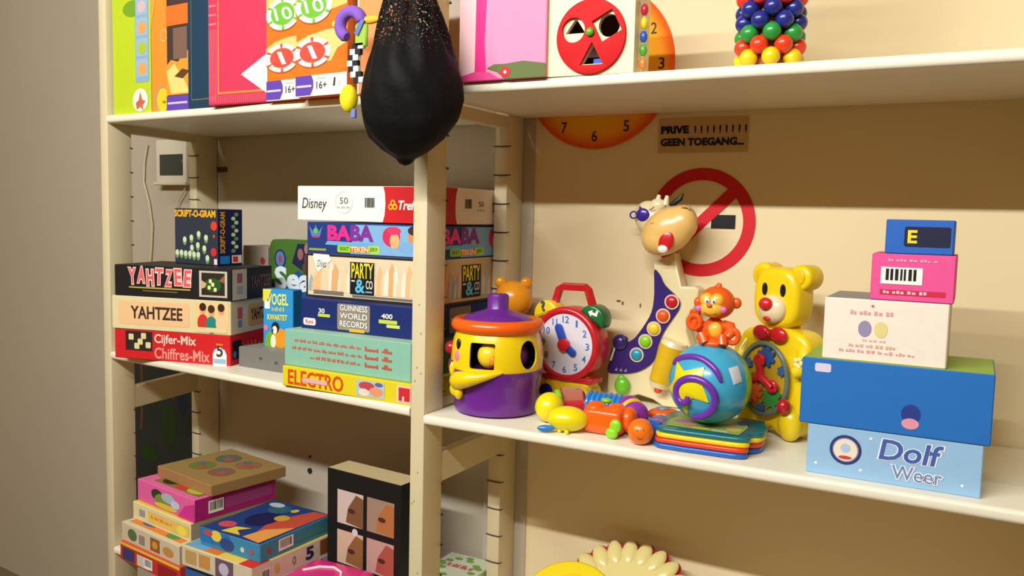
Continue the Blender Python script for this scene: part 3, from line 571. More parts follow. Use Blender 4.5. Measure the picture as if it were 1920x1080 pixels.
bx = low('puzzle_box', 'blue cartoon puzzle box on top of the right pile of puzzles', (-.5585, -.040), .045, .184, .215, -.3700, -.330, card(56, 130, 170), card(66, 140, 166), card(30, 62, 126), **PILE_B)
f = bx.front(); f.rect(0, .25, .5, 1, ink(40, 110, 176)); f.ell(.28, .75, .09, .3, ink(226, 200, 70), 2); f.ell(.46, .45, .12, .35, ink(44, 70, 130), 2); f.ell(.14, .8, .08, .15, ink(200, 70, 60), 2); f.circ(.72, .45, .006, ink(190, 200, 206), 2); f.circ(.86, .45, .006, ink(176, 80, 90), 2); f.build('print', bx.t)
f = bx.right(); f.bars(.24, .2, .44, .85); f.circ(.12, .5, .006, ink(190, 60, 60)); f.rect(.48, .25, .95, .7, ink(70, 140, 150)); f.build('side_print', bx.t)
f = bx.top(); f.poly([(.95, .02), (.98, .98), (.75, .95), (.55, .5), (.75, .05)], ink(196, 80, 60)); f.poly([(.65, .05), (.95, .02), (.96, .5), (.7, .3)], ink(232, 160, 80), 2); f.poly([(.3, .04), (.6, .06), (.45, .14), (.55, .25), (.35, .2)], ink(232, 206, 70), 2); f.ell(.2, .2, .12, .08, ink(206, 80, 90), 2); f.ell(.42, .5, .2, .2, ink(24, 28, 80), 2); f.ell(.6, .62, .1, .08, ink(206, 160, 60), 3); f.ell(.35, .8, .16, .12, ink(46, 96, 120), 2); f.ell(.2, .88, .12, .06, ink(190, 196, 200), 3); f.ell(.55, .85, .05, .05, ink(206, 190, 80), 3); f.build('lid_print', bx.t)
# black box with four photos
bx = low('photo_game_box', 'tall black box with four square photos standing beside the middle post', (-.365, .150), 0.0, .216, .068, Z_LO, -.2065, card(20, 20, 20), card(12, 12, 12), card(206, 186, 140))
f = bx.front()
for u0, v0, c1, c2 in ((.15, .57, (206, 186, 180), (120, 84, 52)), (.56, .57, (160, 130, 110), (176, 110, 60)), (.15, .24, (206, 176, 150), (140, 96, 56)), (.56, .24, (190, 150, 140), (170, 80, 70))):
    f.rect(u0, v0, u0 + .36, v0 + .275, ink(*c1), 1); f.poly([(u0 + .12, v0 + .02), (u0 + .36, v0 + .0), (u0 + .36, v0 + .24), (u0 + .26, v0 + .26), (u0 + .15, v0 + .14)], ink(*c2), 2); f.ell(u0 + .2, v0 + .12, .05, .02, ink(70, 44, 34), 3)
f.build('photos', bx.t)
f = bx.front(); f.circ(.40, .525, .0085, ink(206, 204, 206), 4); f.build('price_sticker', bx.t)
f = bx.front(); f.rect(.12, .12, .95, .19, ink(60, 76, 84), 1); f.scrib(.16, .135, .9, .175, ink(130, 140, 140), n=8); f.build('title_band', bx.t)
# green and white box seen through the middle frame
bx = Box('small_box', 'white and green box on the bottom shelf seen through the middle frame', (-.155, .215, Z_LO), 0, .118, .13, .072, card(206, 206, 180), card(196, 206, 170), card(206, 210, 186))
f = bx.top()
for k in range(16): a = random.random() * 6.3; f.ell(.5 + .4 * math.cos(a) * random.uniform(.7, 1.05), .5 + .4 * math.sin(a) * random.uniform(.7, 1.05), .08, .05, ink(120, 160, 70), 1)
f.scrib(.25, .45, .8, .6, ink(206, 110, 110), n=4); f.build('lid_print', bx.t)
# pink soft case
t = thing('pink_case', 'glossy pink zip case lying in front of the black photo box', 'case', Lw(-.275, .045, Z_LO), ANG + .1)
b = MB(); b.box(-.085, -.09, 0.0005, .095, .088, .086, plastic(226, 40, 130), bev=.03, seg=5); b.build('shell', t)
b = MB(); b.tube([(-.05, .0, .086), (-.03, .03, .0865), (0, .042, .087), (.03, .03, .0865), (.05, .0, .086)], .003, plastic(240, 226, 236), seg=8); b.build('piping', t)

# ------------------------------------------------------------------ net bag and baby toy on the post
nm = bpy.data.materials.new('black_net'); nm.use_nodes = True; nt = nm.node_tree; bs = nt.nodes['Principled BSDF']
bs.inputs['Base Color'].default_value = (.0055, .005, .0055, 1); bs.inputs['Roughness'].default_value = .6; bs.inputs['Specular IOR Level'].default_value = .12
tr = nt.nodes.new('ShaderNodeBsdfTransparent'); mxs = nt.nodes.new('ShaderNodeMixShader'); tc = nt.nodes.new('ShaderNodeTexCoord')
sp = nt.nodes.new('ShaderNodeSeparateXYZ'); mr = nt.nodes.new('ShaderNodeMapRange'); mr.inputs[1].default_value = .165; mr.inputs[2].default_value = .22; mr.inputs[3].default_value = 0; mr.inputs[4].default_value = .75
vo = nt.nodes.new('ShaderNodeTexVoronoi'); vo.inputs['Scale'].default_value = 240; gt = nt.nodes.new('ShaderNodeMath'); gt.operation = 'LESS_THAN'; gt.inputs[1].default_value = .42
mu = nt.nodes.new('ShaderNodeMath'); mu.operation = 'MULTIPLY'
nt.links.new(tc.outputs['Object'], sp.inputs[0]); nt.links.new(tc.outputs['Object'], vo.inputs['Vector']); nt.links.new(sp.outputs[2], mr.inputs[0]); nt.links.new(vo.outputs['Distance'], gt.inputs[0])
nzb = nt.nodes.new('ShaderNodeTexNoise'); nzb.inputs['Scale'].default_value = 16; nzb.inputs['Detail'].default_value = 8; nt.links.new(tc.outputs['Object'], nzb.inputs['Vector']); bpb = nt.nodes.new('ShaderNodeBump'); bpb.inputs['Strength'].default_value = .4; bpb.inputs['Distance'].default_value = .012; nt.links.new(nzb.outputs['Fac'], bpb.inputs['Height']); nt.links.new(bpb.outputs['Normal'], bs.inputs['Normal'])
nt.links.new(mr.outputs[0], mu.inputs[0]); nt.links.new(gt.outputs[0], mu.inputs[1]); nt.links.new(mu.outputs[0], mxs.inputs[0]); nt.links.new(bs.outputs[0], mxs.inputs[1]); nt.links.new(tr.outputs[0], mxs.inputs[2]); nt.links.new(mxs.outputs[0], nt.nodes['Material Output'].inputs[0])
t = thing('net_bag', 'black net bag hanging full from the middle post', 'bag', (.018, -.092, .4425))
prof = [(0.0005, -.0), (.010, .003), (.016, .010), (.040, .022), (.064, .040), (.082, .068), (.087, .10), (.086, .13), (.078, .165), (.066, .20), (.054, .23), (.043, .262), (.032, .30), (.020, .34), (.009, .385), (.006, .42)]
prof2 = []
for i in range(len(prof) - 1):
    for j in range(3):
        k = j / 3; prof2.append((prof[i][0] * (1 - k) + prof[i + 1][0] * k, prof[i][1] * (1 - k) + prof[i + 1][1] * k))
prof2.append(prof[-1])
b = MB(); b.lathe(prof2, nm, seg=64)
rnd = random.Random(3); ph = [rnd.uniform(0, 6.28) for _ in range(8)]
for i, (x, y, z) in enumerate(b.v):
    a = math.atan2(y, x); r = math.hypot(x, y)
    k = 1 + .06 * math.sin(2 * a + ph[0] + z * 14) + .035 * math.sin(3 * a + ph[1] - z * 26) + .03 * math.sin(5 * a + ph[2] + z * 40) * min(1, r / .05)
    k += .07 * math.sin(11 * a + ph[3]) * max(0, min(1, (z - .13) / .1)) + .02 * math.sin(9 * a + z * 60 + ph[4])
    x2 = r * k * math.cos(a); y2 = min(r * .92 * k * math.sin(a), .074)
    b.v[i] = (x2 + .012 * math.sin(z * 9), y2, z + .008 * math.sin(2 * a + ph[5]) * (r / .08))
b.build('sack', t, ang=80)
b = MB(); b.tube([(.006, .004, .40), (.0, .02, .44), (-.012, .06, .47), (-.012, .0895, .475)], .004, mat((24, 22, 24), rough=.8), seg=8); b.build('draw_cord', t)
b = MB(); b.ell((.010, -.01, .075), (.055, .05, .04), mat((30, 28, 30), rough=.85), M=Matrix.Rotation(.4, 4, 'Y')); b.ell((.005, -.005, .12), (.055, .05, .045), mat((26, 24, 26), rough=.85)); b.build('contents', t)
t = thing('baby_toy', 'purple and yellow soft baby toy with checkered strap hanging left of the net bag', 'toy', (-.105, -.085, .56))
PUR = mat((132, 88, 190), rough=.85, bump=.4, scale=300); YE = mat((240, 220, 20), rough=.8, bump=.3, scale=300)
b = MB(); b.tube([(.024 * math.cos(a) + .0, 0, .125 + .022 * math.sin(a)) for a in [math.radians(d) for d in range(10, 261, 14)]], [.0085] + [.0105] * 16 + [.008], PUR, seg=12); b.build('ring', t)
b = MB(); b.ell((-.030, 0, .128), (.011, .008, .0075), YE); b.build('beak', t)
b = MB(); b.box(.010, -.004, .085, .036, .004, .125, mat((150, 190, 60), rough=.7), bev=.003); b.ell((.040, .002, .13), (.022, .006, .007), mat((240, 180, 40), rough=.7)); b.build('leaf', t)
b = MB(); b.prism([(.012, .108), (.020, .104), (.034, .128), (.026, .132)], -.007, -.0045, mat((90, 110, 180), rough=.6)); b.build('fabric_label', t)
b = MB()
path = [(.018 - .012 * math.sin(k * .55), 0, .092 - k * .0095) for k in range(8)]
for k in range(7):
    for j in range(2):
        p0 = path[k]; x = p0[0] + (j - .5) * .011
        b.box(x - .0055, -.004, p0[2] - .0095, x + .0055, .004, p0[2], mat((236, 232, 226), rough=.8) if (k + j) % 2 else mat((24, 24, 26), rough=.8))
b.build('checkered_strap', t, smooth=False)
b = MB(); b.ell((-.004, 0, .0), (.0165, .0145, .024), YE); b.build('yellow_ball', t)
b = MB(); b.box(.002, -.003, -.034, .012, .003, -.018, mat((110, 120, 190), rough=.7), bev=.001); b.build('ribbon', t)

# ------------------------------------------------------------------ right bay, top shelf
bx = Box('picture_puzzle', 'pink upright puzzle with magenta stripe and flower beside the net bag', (.070, -.012, H_R), .0, .1645, .03, .25, card(236, 140, 178), card(206, 150, 150))  # unseen upper part raised so its shadow covers the wall evenly
f = bx.front(); f.rect(0, 0, .2, 1, ink(246, 196, 200), 1); f.poly([(.19, .0), (.33, 0), (.30, .25), (.32, .6), (.30, 1), (.2, 1)], ink(232, 36, 130), 2); f.poly([(0, 0), (0, .03), (.2, .06), (.36, .05), (.5, 0)], ink(236, 70, 140), 2); f.build('background_print', bx.t)
f = bx.front(); f.poly([(.33, .075), (.42, .10), (.55, .098), (.75, .11), (1, .085), (1, 0), (.55, 0), (.45, .05)], ink(96, 110, 52), 3); f.build('grass_print', bx.t)
f = bx.front()
for k in range(6): f.circ(.55 + .035 * math.cos(k * PI / 3), .045 + .019 * math.sin(k * PI / 3), .0045, ink(206, 30, 44), 5)
f.circ(.55, .045, .0028, WHITE, 6); f.build('flower_print', bx.t)
# wooden shape sorter, made taller out of view to even the shade behind
t = thing('shape_sorter_box', 'cream wooden shape sorter with a red rotating disc on the top shelf', 'toy', (.2345, -.004, H_R), .04)
WOOD = mat((238, 224, 182), rough=.5, vary=.06, scale=20)
b = MB(); b.box(0, 0, 0, .145, .009, .190, WOOD); pan = b.build('front_panel', t, smooth=False)
def cutter(pts, y0, y1):
    c = MB(); c.prism(pts, y0, y1, BLACK); o = c.build('c', t, smooth=False); return o
cx, cz, R_ = .0745, .0585, .0580
cut(pan, cutter([(cx - .045, cz + .007), (cx - .011, cz + .007), (cx - .027, cz + .031)], -.01, .03))
cut(pan, cutter(circle(cx + .029, cz + .0155, .0175), -.01, .03))
cut(pan, cutter([(cx - .016, cz - .042), (cx + .021, cz - .042), (cx + .003, cz - .010)], -.01, .03))
for x in (.136, 0): b = MB(); b.box(x, .0092, 0, x + .009, .075, .190, WOOD); b.build('side_panel', t, smooth=False)
b = MB(); b.box(.0092, .066, 0, .1358, .075, .190, mat((110, 70, 46), rough=.7)); b.build('back_panel', t, smooth=False)
b = MB(); b.box(.0092, .0092, .0, .1358, .0658, .008, mat((150, 106, 66), rough=.7)); b.build('bottom_panel', t, smooth=False)
b = MB(); b.box(0, 0, .1903, .145, .075, .198, WOOD); b.build('lid', t, smooth=False)
b = MB(); b.prism(circle(cx, cz, R_, n=56), -.006, -.0006, mat((206, 28, 32), rough=.6, spec=.15), bev=.001); dk = b.build('disc', t)
cut(dk, cutter(circle(cx - .029, cz + .0115, .0195), -.02, .02))
q = Matrix.Rotation(math.radians(27), 2); cut(dk, cutter([tuple(q @ Vector(p) + Vector((cx + .0268, cz + .0145))) for p in ((-.0185, -.0185), (.0185, -.0185), (.0185, .0185), (-.0185, .0185))], -.02, .02))
cut(dk, cutter([(cx - .017, cz - .044), (cx + .022, cz - .044), (cx + .003, cz - .009)], -.02, .02))
b = MB(); b.ell((cx, -.0085, cz + .006), (.0068, .005, .0068), plastic(90, 176, 40)); b.build('knob', t)
b = MB(); b.box(.074, .0105, .0082, .096, .032, .0265, plastic(40, 90, 190), bev=.001); o = b.build('block', t)
b = MB(); b.tube([(.151, .020, .004), (.1535, .020, .03), (.1535, .020, .09), (.149, .020, .107), (.1455, .020, .112)], .0022, mat((190, 180, 150), rough=.3), seg=8); b.build('rod', t)
for k, c in enumerate(((226, 140, 60), (96, 176, 60), (44, 96, 190), (240, 216, 30), (206, 40, 60))):
    b = MB(); b.ell((.1535, .020, .016 + k * .0205), (.0062, .0062, .0098), plastic(*c), seg=12, rings=8); b.build('bead', t)
# bead tower, unseen top rows added to shade the upper wall evenly
t = thing('bead_tower', 'tower of blue, green, red and yellow plastic balls on the top shelf', 'toy', (.572, .060, H_R))
b = MB(); b.cyl((0, 0, 0), (0, 0, .27), .030, plastic(150, 60, 40), seg=24); b.build('core', t)
bead = {}
for row, c in enumerate(((240, 206, 20), (232, 62, 30), (40, 150, 60), (34, 44, 130), (34, 44, 130), (232, 56, 34), (232, 56, 34), (240, 206, 20), (240, 206, 20), (40, 150, 60), (40, 150, 60), (34, 44, 130), (232, 56, 34), (240, 206, 20))):
    if c not in bead:
        b = MB(); b.ell((0, 0, 0), .0134, plastic(*c), seg=18, rings=12); bead[c] = b.build('bead', t); first = bead[c]
    else: first = None
    for k in range(7):
        a = (k + .5 * (row % 2)) * 2 * PI / 7 - 1.30
        o = first if (first and k == 0) else bpy.data.objects.new('bead', bead[c].data)
        if o is not first: COL.objects.link(o); o.parent = t
        o.location = (.0392 * math.cos(a), .0392 * math.sin(a), .0142 + row * .0176)

# ------------------------------------------------------------------ right bay, middle shelf: toys
# --- jar shape sorter
t = thing('shape_sorter_jar', 'round yellow and purple shape sorter jar with a face beside the post', 'toy', (.0885, .108, 0))
YEL = plastic(240, 206, 16); PURP = plastic(104, 36, 140); ORG = plastic(240, 96, 16)
b = MB(); b.lathe([(.0005, .001), (.070, .001), (.0765, .004), (.079, .012), (.0775, .03), (.082, .055), (.0868, .076), (.0872, .083), (.0855, .0835), (.0005, .0835)], PURP, seg=56); b.build('base', t)
outer = [(.0850, .084), (.0862, .10), (.0850, .122), (.0805, .140), (.0760, .152)]
b = MB(); b.lathe(outer + [(r - .004, z) for r, z in outer[::-1]], YEL, seg=72, close=True); body = b.build('body', t)
def az(deg): return math.cos(math.radians(deg)), math.sin(math.radians(deg))
def rad_cutter(deg, pts):
    c = MB(); ca, sa = az(deg); pts2 = pts
    o = len(pts); vs = []
    for d in (.05, .12):
        for s_, z in pts: vs.append((ca * d - sa * s_, sa * d + ca * s_, z))
    fs = [tuple(range(o))[::-1], tuple(range(o, 2 * o))] + [(i, (i + 1) % o, o + (i + 1) % o, o + i) for i in range(o)]
    c.add(vs, fs, BLACK); ob = c.build('c', t, smooth=False)
    bm = bmesh.new(); bm.from_mesh(ob.data); bmesh.ops.recalc_face_normals(bm, faces=bm.faces[:]); bm.to_mesh(ob.data); bm.free(); return ob
cut(body, rad_cutter(-79.5, rrect(-.0235, .0905, .0235, .137, .004, 3)))
cut(body, rad_cutter(-17, circle(0, .115, .021, .026, 24)))
b = MB(); b.lathe([(.0798, .0850), (.0805, .100), (.0795, .122), (.0750, .140), (.0708, .1515)], mat((92, 24, 22), rough=.6), seg=48); b.lathe([(.0005, .0845), (.078, .0845)], mat((110, 40, 120), rough=.6), seg=48); o = b.build('inner_liner', t)
# liner open where the holes are: replaced by an inner cup set back from the wall
me = o.data; bm = bmesh.new(); bm.from_mesh(me)
dele = [f_ for f_ in bm.faces if abs(f_.normal.z) < .5 and (lambda d: (-106 < d < -54) or (-44 < d < 12))(math.degrees(math.atan2(f_.calc_center_median().y, f_.calc_center_median().x)))]
bmesh.ops.delete(bm, geom=dele, context='FACES'); bm.to_mesh(me); bm.free()
ca, sa = az(-74); b = MB(); b.ell((ca * .056, sa * .056, .112), (.0225, .0225, .024), plastic(240, 206, 40)); b.build('yellow_block', t)
ca, sa = az(-66); b = MB(); b.ell((ca * .0775, sa * .0775, .106), (.006, .006, .009), plastic(240, 140, 30)); b.build('orange_block', t)
ca, sa = az(-10); b = MB(); b.ell((ca * .045, sa * .045, .110), (.022, .028, .026), plastic(120, 50, 160)); b.build('purple_block', t)
n = 60; b = MB(); b.tube([(.0745 * math.cos(2 * PI * i / n), .0745 * math.sin(2 * PI * i / n), .163) for i in range(n)], .0125, ORG, seg=16, closed=True); b.build('rim', t)
b = MB(); b.lathe([(.0005, .165), (.062, .165), (.064, .1735), (.058, .1785), (.044, .1835), (.030, .1875), (.0225, .190), (.0200, .1935), (.0200, .2140), (.0188, .2180), (.016, .2195), (.0005, .2195)], PURP, seg=48); b.build('lid', t)
def blob(name, deg, z, r, rs, rz_, rn, m):
    ca, sa = az(deg); b = MB(); X = Matrix(((ca, -sa, 0, 0), (sa, ca, 0, 0), (0, 0, 1, 0), (0, 0, 0, 1)))
    b.ell((ca * r, sa * r, z), (rn, rs, rz_), m, M=X); return b.build(name, t)
blob('eye', -117, .1300, .0838, .0062, .0105, .003, plastic(24, 20, 18))
blob('cheek', -118, .109, .0850, .0085, .011, .003, plastic(236, 130, 170))
blob('nose', -146, .118, .0855, .012, .013, .012, plastic(170, 26, 34))
blob('mouth', -146, .085, .087, .016, .012, .004, plastic(214, 50, 60))
pth = []
for k in range(11):
    d = -54 - 66 * k / 10; z = .0865 - .024 * (k / 10); r = .0872 + .004 * math.sin(k / 10 * PI); ca, sa = az(d); pth.append((ca * r, sa * r, z))
b = MB(); b.tube(pth, [.002, .004, .006, .008, .010, .012, .014, .0155, .0165, .0165, .011], YEL, seg=14)
for d, z, r in ((-117, .047, .0885), (-111, .043, .088), (-123, .047, .087)):
    ca, sa = az(d); b.ell((ca * r, sa * r, z), (.008, .008, .012), YEL)
ca, sa = az(-127); b.ell((ca * .088, sa * .088, .083), (.006, .006, .013), YEL); b.build('arm', t)
blob('cuff', -131, .092, .089, .006, .007, .004, plastic(60, 66, 90)); blob('jacket', -134, .062, .0855, .010, .02, .004, plastic(70, 110, 120))
# --- small orange bear figure
t = thing('bear_figure', 'small orange bear figure seen from behind, behind the shape sorter jar', 'toy', (.036, .262, .0), math.radians(30))
OB = plastic(232, 150, 26)
b = MB(); b.ell((0, 0, .075), (.040, .034, .075), OB, seg=28, rings=18); b.ell((0, 0, .194), (.0395, .036, .038), OB, seg=28, rings=18); b.build('body', t)
for s_ in (-1, 1): b = MB(); b.ell((s_ * .026, 0, .228), (.0125, .008, .0125), OB); b.build('ear', t)
b = MB(); b.ell((-.018, -.034, .203), (.003, .002, .003), plastic(120, 70, 20), seg=10, rings=6); b.build('spot', t)
# --- teaching clock
t = thing('toy_clock', 'red and white toy teaching clock with yellow and green bells', 'toy', (.170, .250, 0), math.radians(-5))
RD = plastic(196, 26, 40); BLU = plastic(36, 76, 176)
cz = .116
b = MB(); b.prism(circle(0, cz, .0735, n=56), -.012, .032, RD, bev=.006, seg=3); b.build('case', t)
n = 56; b = MB(); b.tube([(.0665 * math.cos(2 * PI * i / n), -.012, cz + .0665 * math.sin(2 * PI * i / n)) for i in range(n)], .0075, RD, seg=12, closed=True); b.build('bezel', t)
b = MB(); b.prism(circle(0, cz, .0615, n=48), -.0150, -.011, plastic(222, 216, 226)); b.build('dial', t)
pr = Print((-.0615, -.0150, cz - .0615), (1, 0, 0), (0, 0, 1), .123, .123)
for k in range(1, 13):
    a = PI / 2 - k * PI / 6; u = .5 + .40 * math.cos(a); v = .5 + .40 * math.sin(a); w2 = .033 if k < 10 else .058
    if k in (1,): w2 = .016
    if k == 11: w2 = .042
    pr = Print((-.0615, -.0150, cz - .0615), (1, 0, 0), (0, 0, 1), .123, .123)
    pr.text(str(k), u - w2, v - .055, u + w2, v + .055, ink(60, 110, 186), bold=.01); pr.build('numeral', t)
def hand(name, ang_, L, w_):
    b = MB(); q = Matrix.Rotation(ang_, 2); p = [tuple(q @ Vector(v_) + Vector((0, cz))) for v_ in rrect(-.008, -w_, L, w_, w_ * .95)]
    b.prism(p, -.0205, -.0165, BLU, bev=.001); return b.build(name, t)
hand('minute_hand', math.radians(113), .043, .0085); hand('hour_hand', math.radians(-37), .031, .0075)
b = MB(); b.prism(circle(0, cz, .0125, n=24), -.026, -.0155, plastic(206, 24, 44), bev=.002); b.build('hub', t)
b = MB(); b.tube([(-.042, .012, .190), (-.032, .012, .222), (-.025, .012, .227), (.026, .012, .228), (.033, .012, .223), (.045, .012, .190)], .0085, plastic(196, 30, 40), seg=4); b.build('handle', t, ang=30)
def bell(name, x, z, tilt, m):
    pts = circle(0, 0, .028, .029, 18, 0, PI); q = Matrix.Rotation(tilt, 2)
    b = MB(); b.prism([tuple(q @ Vector(p) + Vector((x, z))) for p in pts], -.010, .028, m, bev=.005, seg=3); return b.build(name, t)
bell('bell', -.050, .170, math.radians(22), plastic(240, 206, 30)); bell('bell', .051, .168, math.radians(-32), plastic(20, 104, 50))
pr = Print((-.062, -.0102, .174), (1, 0, .25), (-.25, 0, 1), .02, .022); pr.text('?', .2, .0, .75, 1, ink(60, 80, 90), bold=.04); pr.build('question_mark', t)
pr = Print((.044, -.0102, .176), (1, 0, -.3), (.3, 0, 1), .024, .018); pr.poly([(0, .45), (.35, .05), (.35, .3), (.85, .3), (.85, .95), (.65, .95), (.65, .6), (.35, .6), (.35, .85)], WHITE); pr.build('arrow_mark', t)
b = MB(); b.box(-.052, -.012, .012, .052, .034, .055, plastic(240, 200, 20), bev=.006, seg=2); b.build('base', t)
for x in (.012, -.064): b = MB(); b.box(x, -.016, .043, x + .050, .030, .054, RD, bev=.003, seg=2); b.build('step', t)
for s_ in (-1, 1):
    b = MB(); b.cyl((s_ * .037, -.020, .0205), (s_ * .037, .034, .0205), .020, plastic(236, 196, 24), seg=28); b.cyl((s_ * .037, -.0225, .0205), (s_ * .037, -.0195, .0205), .0145, plastic(30, 44, 120), seg=24); b.build('wheel', t)
# --- singing cow guitar
t = thing('cow_guitar_toy', 'cream and purple toy guitar with a singing cow head leaning on the wall', 'toy', (0, 0, 0))
CRM = plastic(232, 216, 168); PRP = plastic(54, 34, 112); TAN = plastic(236, 190, 112)
out = [(.315, .2804), (.356, .3003), (.373, .2373), (.3993, .2389), (.4075, .2335), (.4047, .2056), (.3857, .1762), (.3867, .1522), (.396, .125), (.405, .08), (.40, .02), (.385, .0015), (.345, .0012), (.325, .012), (.295, .018), (.27, .010), (.252, .0012), (.228, .0012), (.2285, .0574), (.2345, .0812), (.2390, .1069), (.2681, .1199), (.285, .1318), (.3033, .1581), (.3163, .1836), (.3211, .2124), (.3205, .2407)]
b = MB(); b.prism(out, .312, .350, CRM, bev=.004, seg=3); b.build('body', t)
pur = [(0.3194, 0.2668), (0.331, 0.2574), (0.3422, 0.2379), (0.37, 0.2136), (0.3716, 0.1958), (0.3593, 0.1748), (0.3437, 0.1493), (0.3323, 0.1198), (0.327, 0.0948), (0.3129, 0.0769), (0.2876, 0.0625), (0.2572, 0.0575), (0.2300, 0.0574), (0.2330, 0.0812), (0.2385, 0.1069), (0.2681, 0.1199), (0.285, 0.1318), (0.3033, 0.1581), (0.3163, 0.1836), (0.3205, 0.2124), (0.320, 0.2407)]
b = MB(); b.prism(smooth_outline(pur, 3), .3075, .3118, PRP, bev=.001, seg=1); b.build('fret_panel', t)
for (x, z), c in zip(((.3573, .207), (.3411, .1789), (.3237, .1525), (.3074, .1262), (.2905, .0983)), ((196, 26, 44), (236, 90, 30), (236, 206, 50), (140, 206, 40), (40, 150, 176))):
    b = MB(); b.prism(circle(x, z, .0145), .3055, .3074, plastic(226, 196, 170)); b.ell((x, .306, z), (.0118, .007, .0118), plastic(*c)); b.build('button', t)
b = MB(); b.ell((.2545, .3085, .1195), (.0165, .012, .0165), PRP); b.ell((.264, .305, .128), (.008, .007, .0055), PRP); b.build('purple_knob', t)
pr = Print((.2335, .3074, .081), (1, 0, 0), (0, 0, 1), .012, .03); pr.poly([(0, 0), (.4, 0), (1, .9), (.8, 1)], WHITE, 1); pr.build('white_stripe', t)
pr = Print((.244, .3074, .0605), (1, 0, 0), (0, 0, 1), .03, .008)
for k in range(3): pr.ell(.15 + k * .33, .4, .09, .25, ink(170, 150, 200)); pr.rect(.18 + k * .33, .4, .22 + k * .33, 1, ink(170, 150, 200))
pr.build('music_notes', t)
b = MB(); b.ell((.2632, .304, .0345), (.0155, .012, .0185), plastic(110, 196, 40)); b.ell((.2625, .300, .0505), (.007, .006, .007), plastic(120, 206, 50)); b.build('green_knob', t)
b = MB(); b.cyl((.343, .300, .053), (.366, .302, .124), .0225, plastic(226, 184, 30), r1=.0260, seg=24); b.build('drum', t)
b = MB(); b.cyl((.3405, .300, .042), (.343, .300, .0528), .0185, CRM, r1=.0222, seg=24); b.build('drum_cap', t); b = MB(); b.cyl((.3662, .302, .1242), (.369, .302, .133), .0265, CRM, r1=.023, seg=24); b.build('drum_cap', t)
b = MB(); b.ell((.3415, .292, .036), (.008, .006, .006), plastic(226, 60, 30)); b.build('strum_tip', t)
# the head
b = MB(); b.ell((.304, .318, .365), (.030, .022, .036), CRM, M=Matrix.Rotation(-.5, 4, 'Y')); b.ell((.318, .318, .390), (.017, .012, .014), CRM); b.build('cow_head', t)
b = MB(); b.ell((.350, .288, .342), (.056, .033, .042), TAN, seg=40, rings=24, M=Matrix.Rotation(-.62, 4, 'Y')); b.ell((.377, .290, .358), (.029, .029, .034), TAN, seg=32, rings=20); b.ell((.335, .287, .324), (.034, .032, .030), TAN, seg=32, rings=20); mz = b.build('muzzle', t)
rmod = mz.modifiers.new('blend', 'REMESH'); rmod.mode = 'VOXEL'; rmod.voxel_size = .0022; smod = mz.modifiers.new('soft', 'SMOOTH'); smod.factor = .5; smod.iterations = 30
dg = bpy.context.evaluated_depsgraph_get(); dg.update(); me = bpy.data.meshes.new_from_object(mz.evaluated_get(dg)); mz.modifiers.clear(); mz.data = me; me.polygons.foreach_set('use_smooth', [True] * len(me.polygons)); me.materials.clear(); me.materials.append(TAN)
b = MB(); b.ell((.3565, .2590, .324), (.0145, .005, .0205), plastic(206, 24, 34), M=Matrix.Rotation(.25, 4, 'Y')); b.build('mouth', t)
b = MB(); b.ell((.3520, .2560, .309), (.010, .005, .0080), plastic(244, 236, 230)); b.build('tongue', t)
for x, z, y in ((.331, .352, .2625), (.386, .384, .2715)):
    b = MB(); b.tube([(x + .008 * math.cos(a), y - .001 + .004 * abs(math.cos(a)), z + .0045 * math.sin(a)) for a in [math.radians(d) for d in range(0, 200, 20)]], .002, plastic(214, 166, 96), seg=8); b.build('nostril', t)
b = MB(); b.ell((.296, .2965, .372), (.0135, .005, .0125), plastic(58, 36, 150)); b.prism([(.288, .378), (.297, .381), (.2885, .390)], .2945, .2985, plastic(58, 36, 150), bev=.001); b.build('eye_patch', t)
b = MB(); n = 20; b.tube([(.2775 + .007 * math.cos(2 * PI * i / n), .297, .371 + .0065 * math.sin(2 * PI * i / n)) for i in range(n)], .0016, plastic(58, 36, 150), seg=8, closed=True); b.build('earring', t)
b = MB(); b.tube([(.309, .2945, .381), (.3135, .2940, .3825), (.319, .295, .387)], .0009, plastic(40, 32, 30), seg=6); b.build('closed_eye', t)
for x, z in ((.317, .405), (.3335, .4035)): b = MB(); b.cyl((x, .318, z - .012), (x + .003, .318, z + .006), .0075, CRM, r1=.0035, seg=14); b.build('horn', t)
b = MB(); b.tube([(.342, .318, .392), (.352, .318, .396), (.362, .318, .404), (.368, .318, .414)], [.003, .006, .0055, .001], mat((30, 26, 26), rough=.5), seg=10); b.build('dark_ear', t)
# --- caterpillar chain toy
t = thing('caterpillar_toy', 'chunky toy caterpillar of yellow, orange, blue and purple pieces at the shelf edge', 'toy', (.29, .07, 0))
def at(x, y, z): return (x - .29, y - .07, z)
LY = plastic(236, 220, 16); LG = plastic(130, 196, 30)
b = MB(); b.ell(at(.2700, .036, .0225), (.0355, .026, .0215), LY, seg=28, rings=16, M=Matrix.Rotation(.35, 4, 'Z')); b.ell(at(.262, .022, .004), .004, LY); b.ell(at(.277, .018, .004), .004, LY); b.build('yellow_head', t)
b = MB(); b.ell(at(.2420, .010, .0075), (.015, .006, .006), plastic(50, 130, 206), M=Matrix.Rotation(.5, 4, 'Z')); b.build('blue_tail', t)
b = MB(); b.ell(at(.2150, .078, .0275), (.026, .027, .0265), LY, seg=24, rings=16); b.build('yellow_segment', t)
b = MB(); b.tube([at(.2200 + .010 * math.cos(a), .0985 - .010 * math.cos(a), .029 + .0225 * math.sin(a)) for a in [2 * PI * i / 28 for i in range(28)]], .0055, LG, seg=10, closed=True); b.build('green_band', t)
q0 = at(.214, .116, .027); q1 = at(.252, .138, .027)
b = MB(); b.cyl(q0, q1, .0255, plastic(196, 36, 50), seg=28); b.build('red_drum', t)
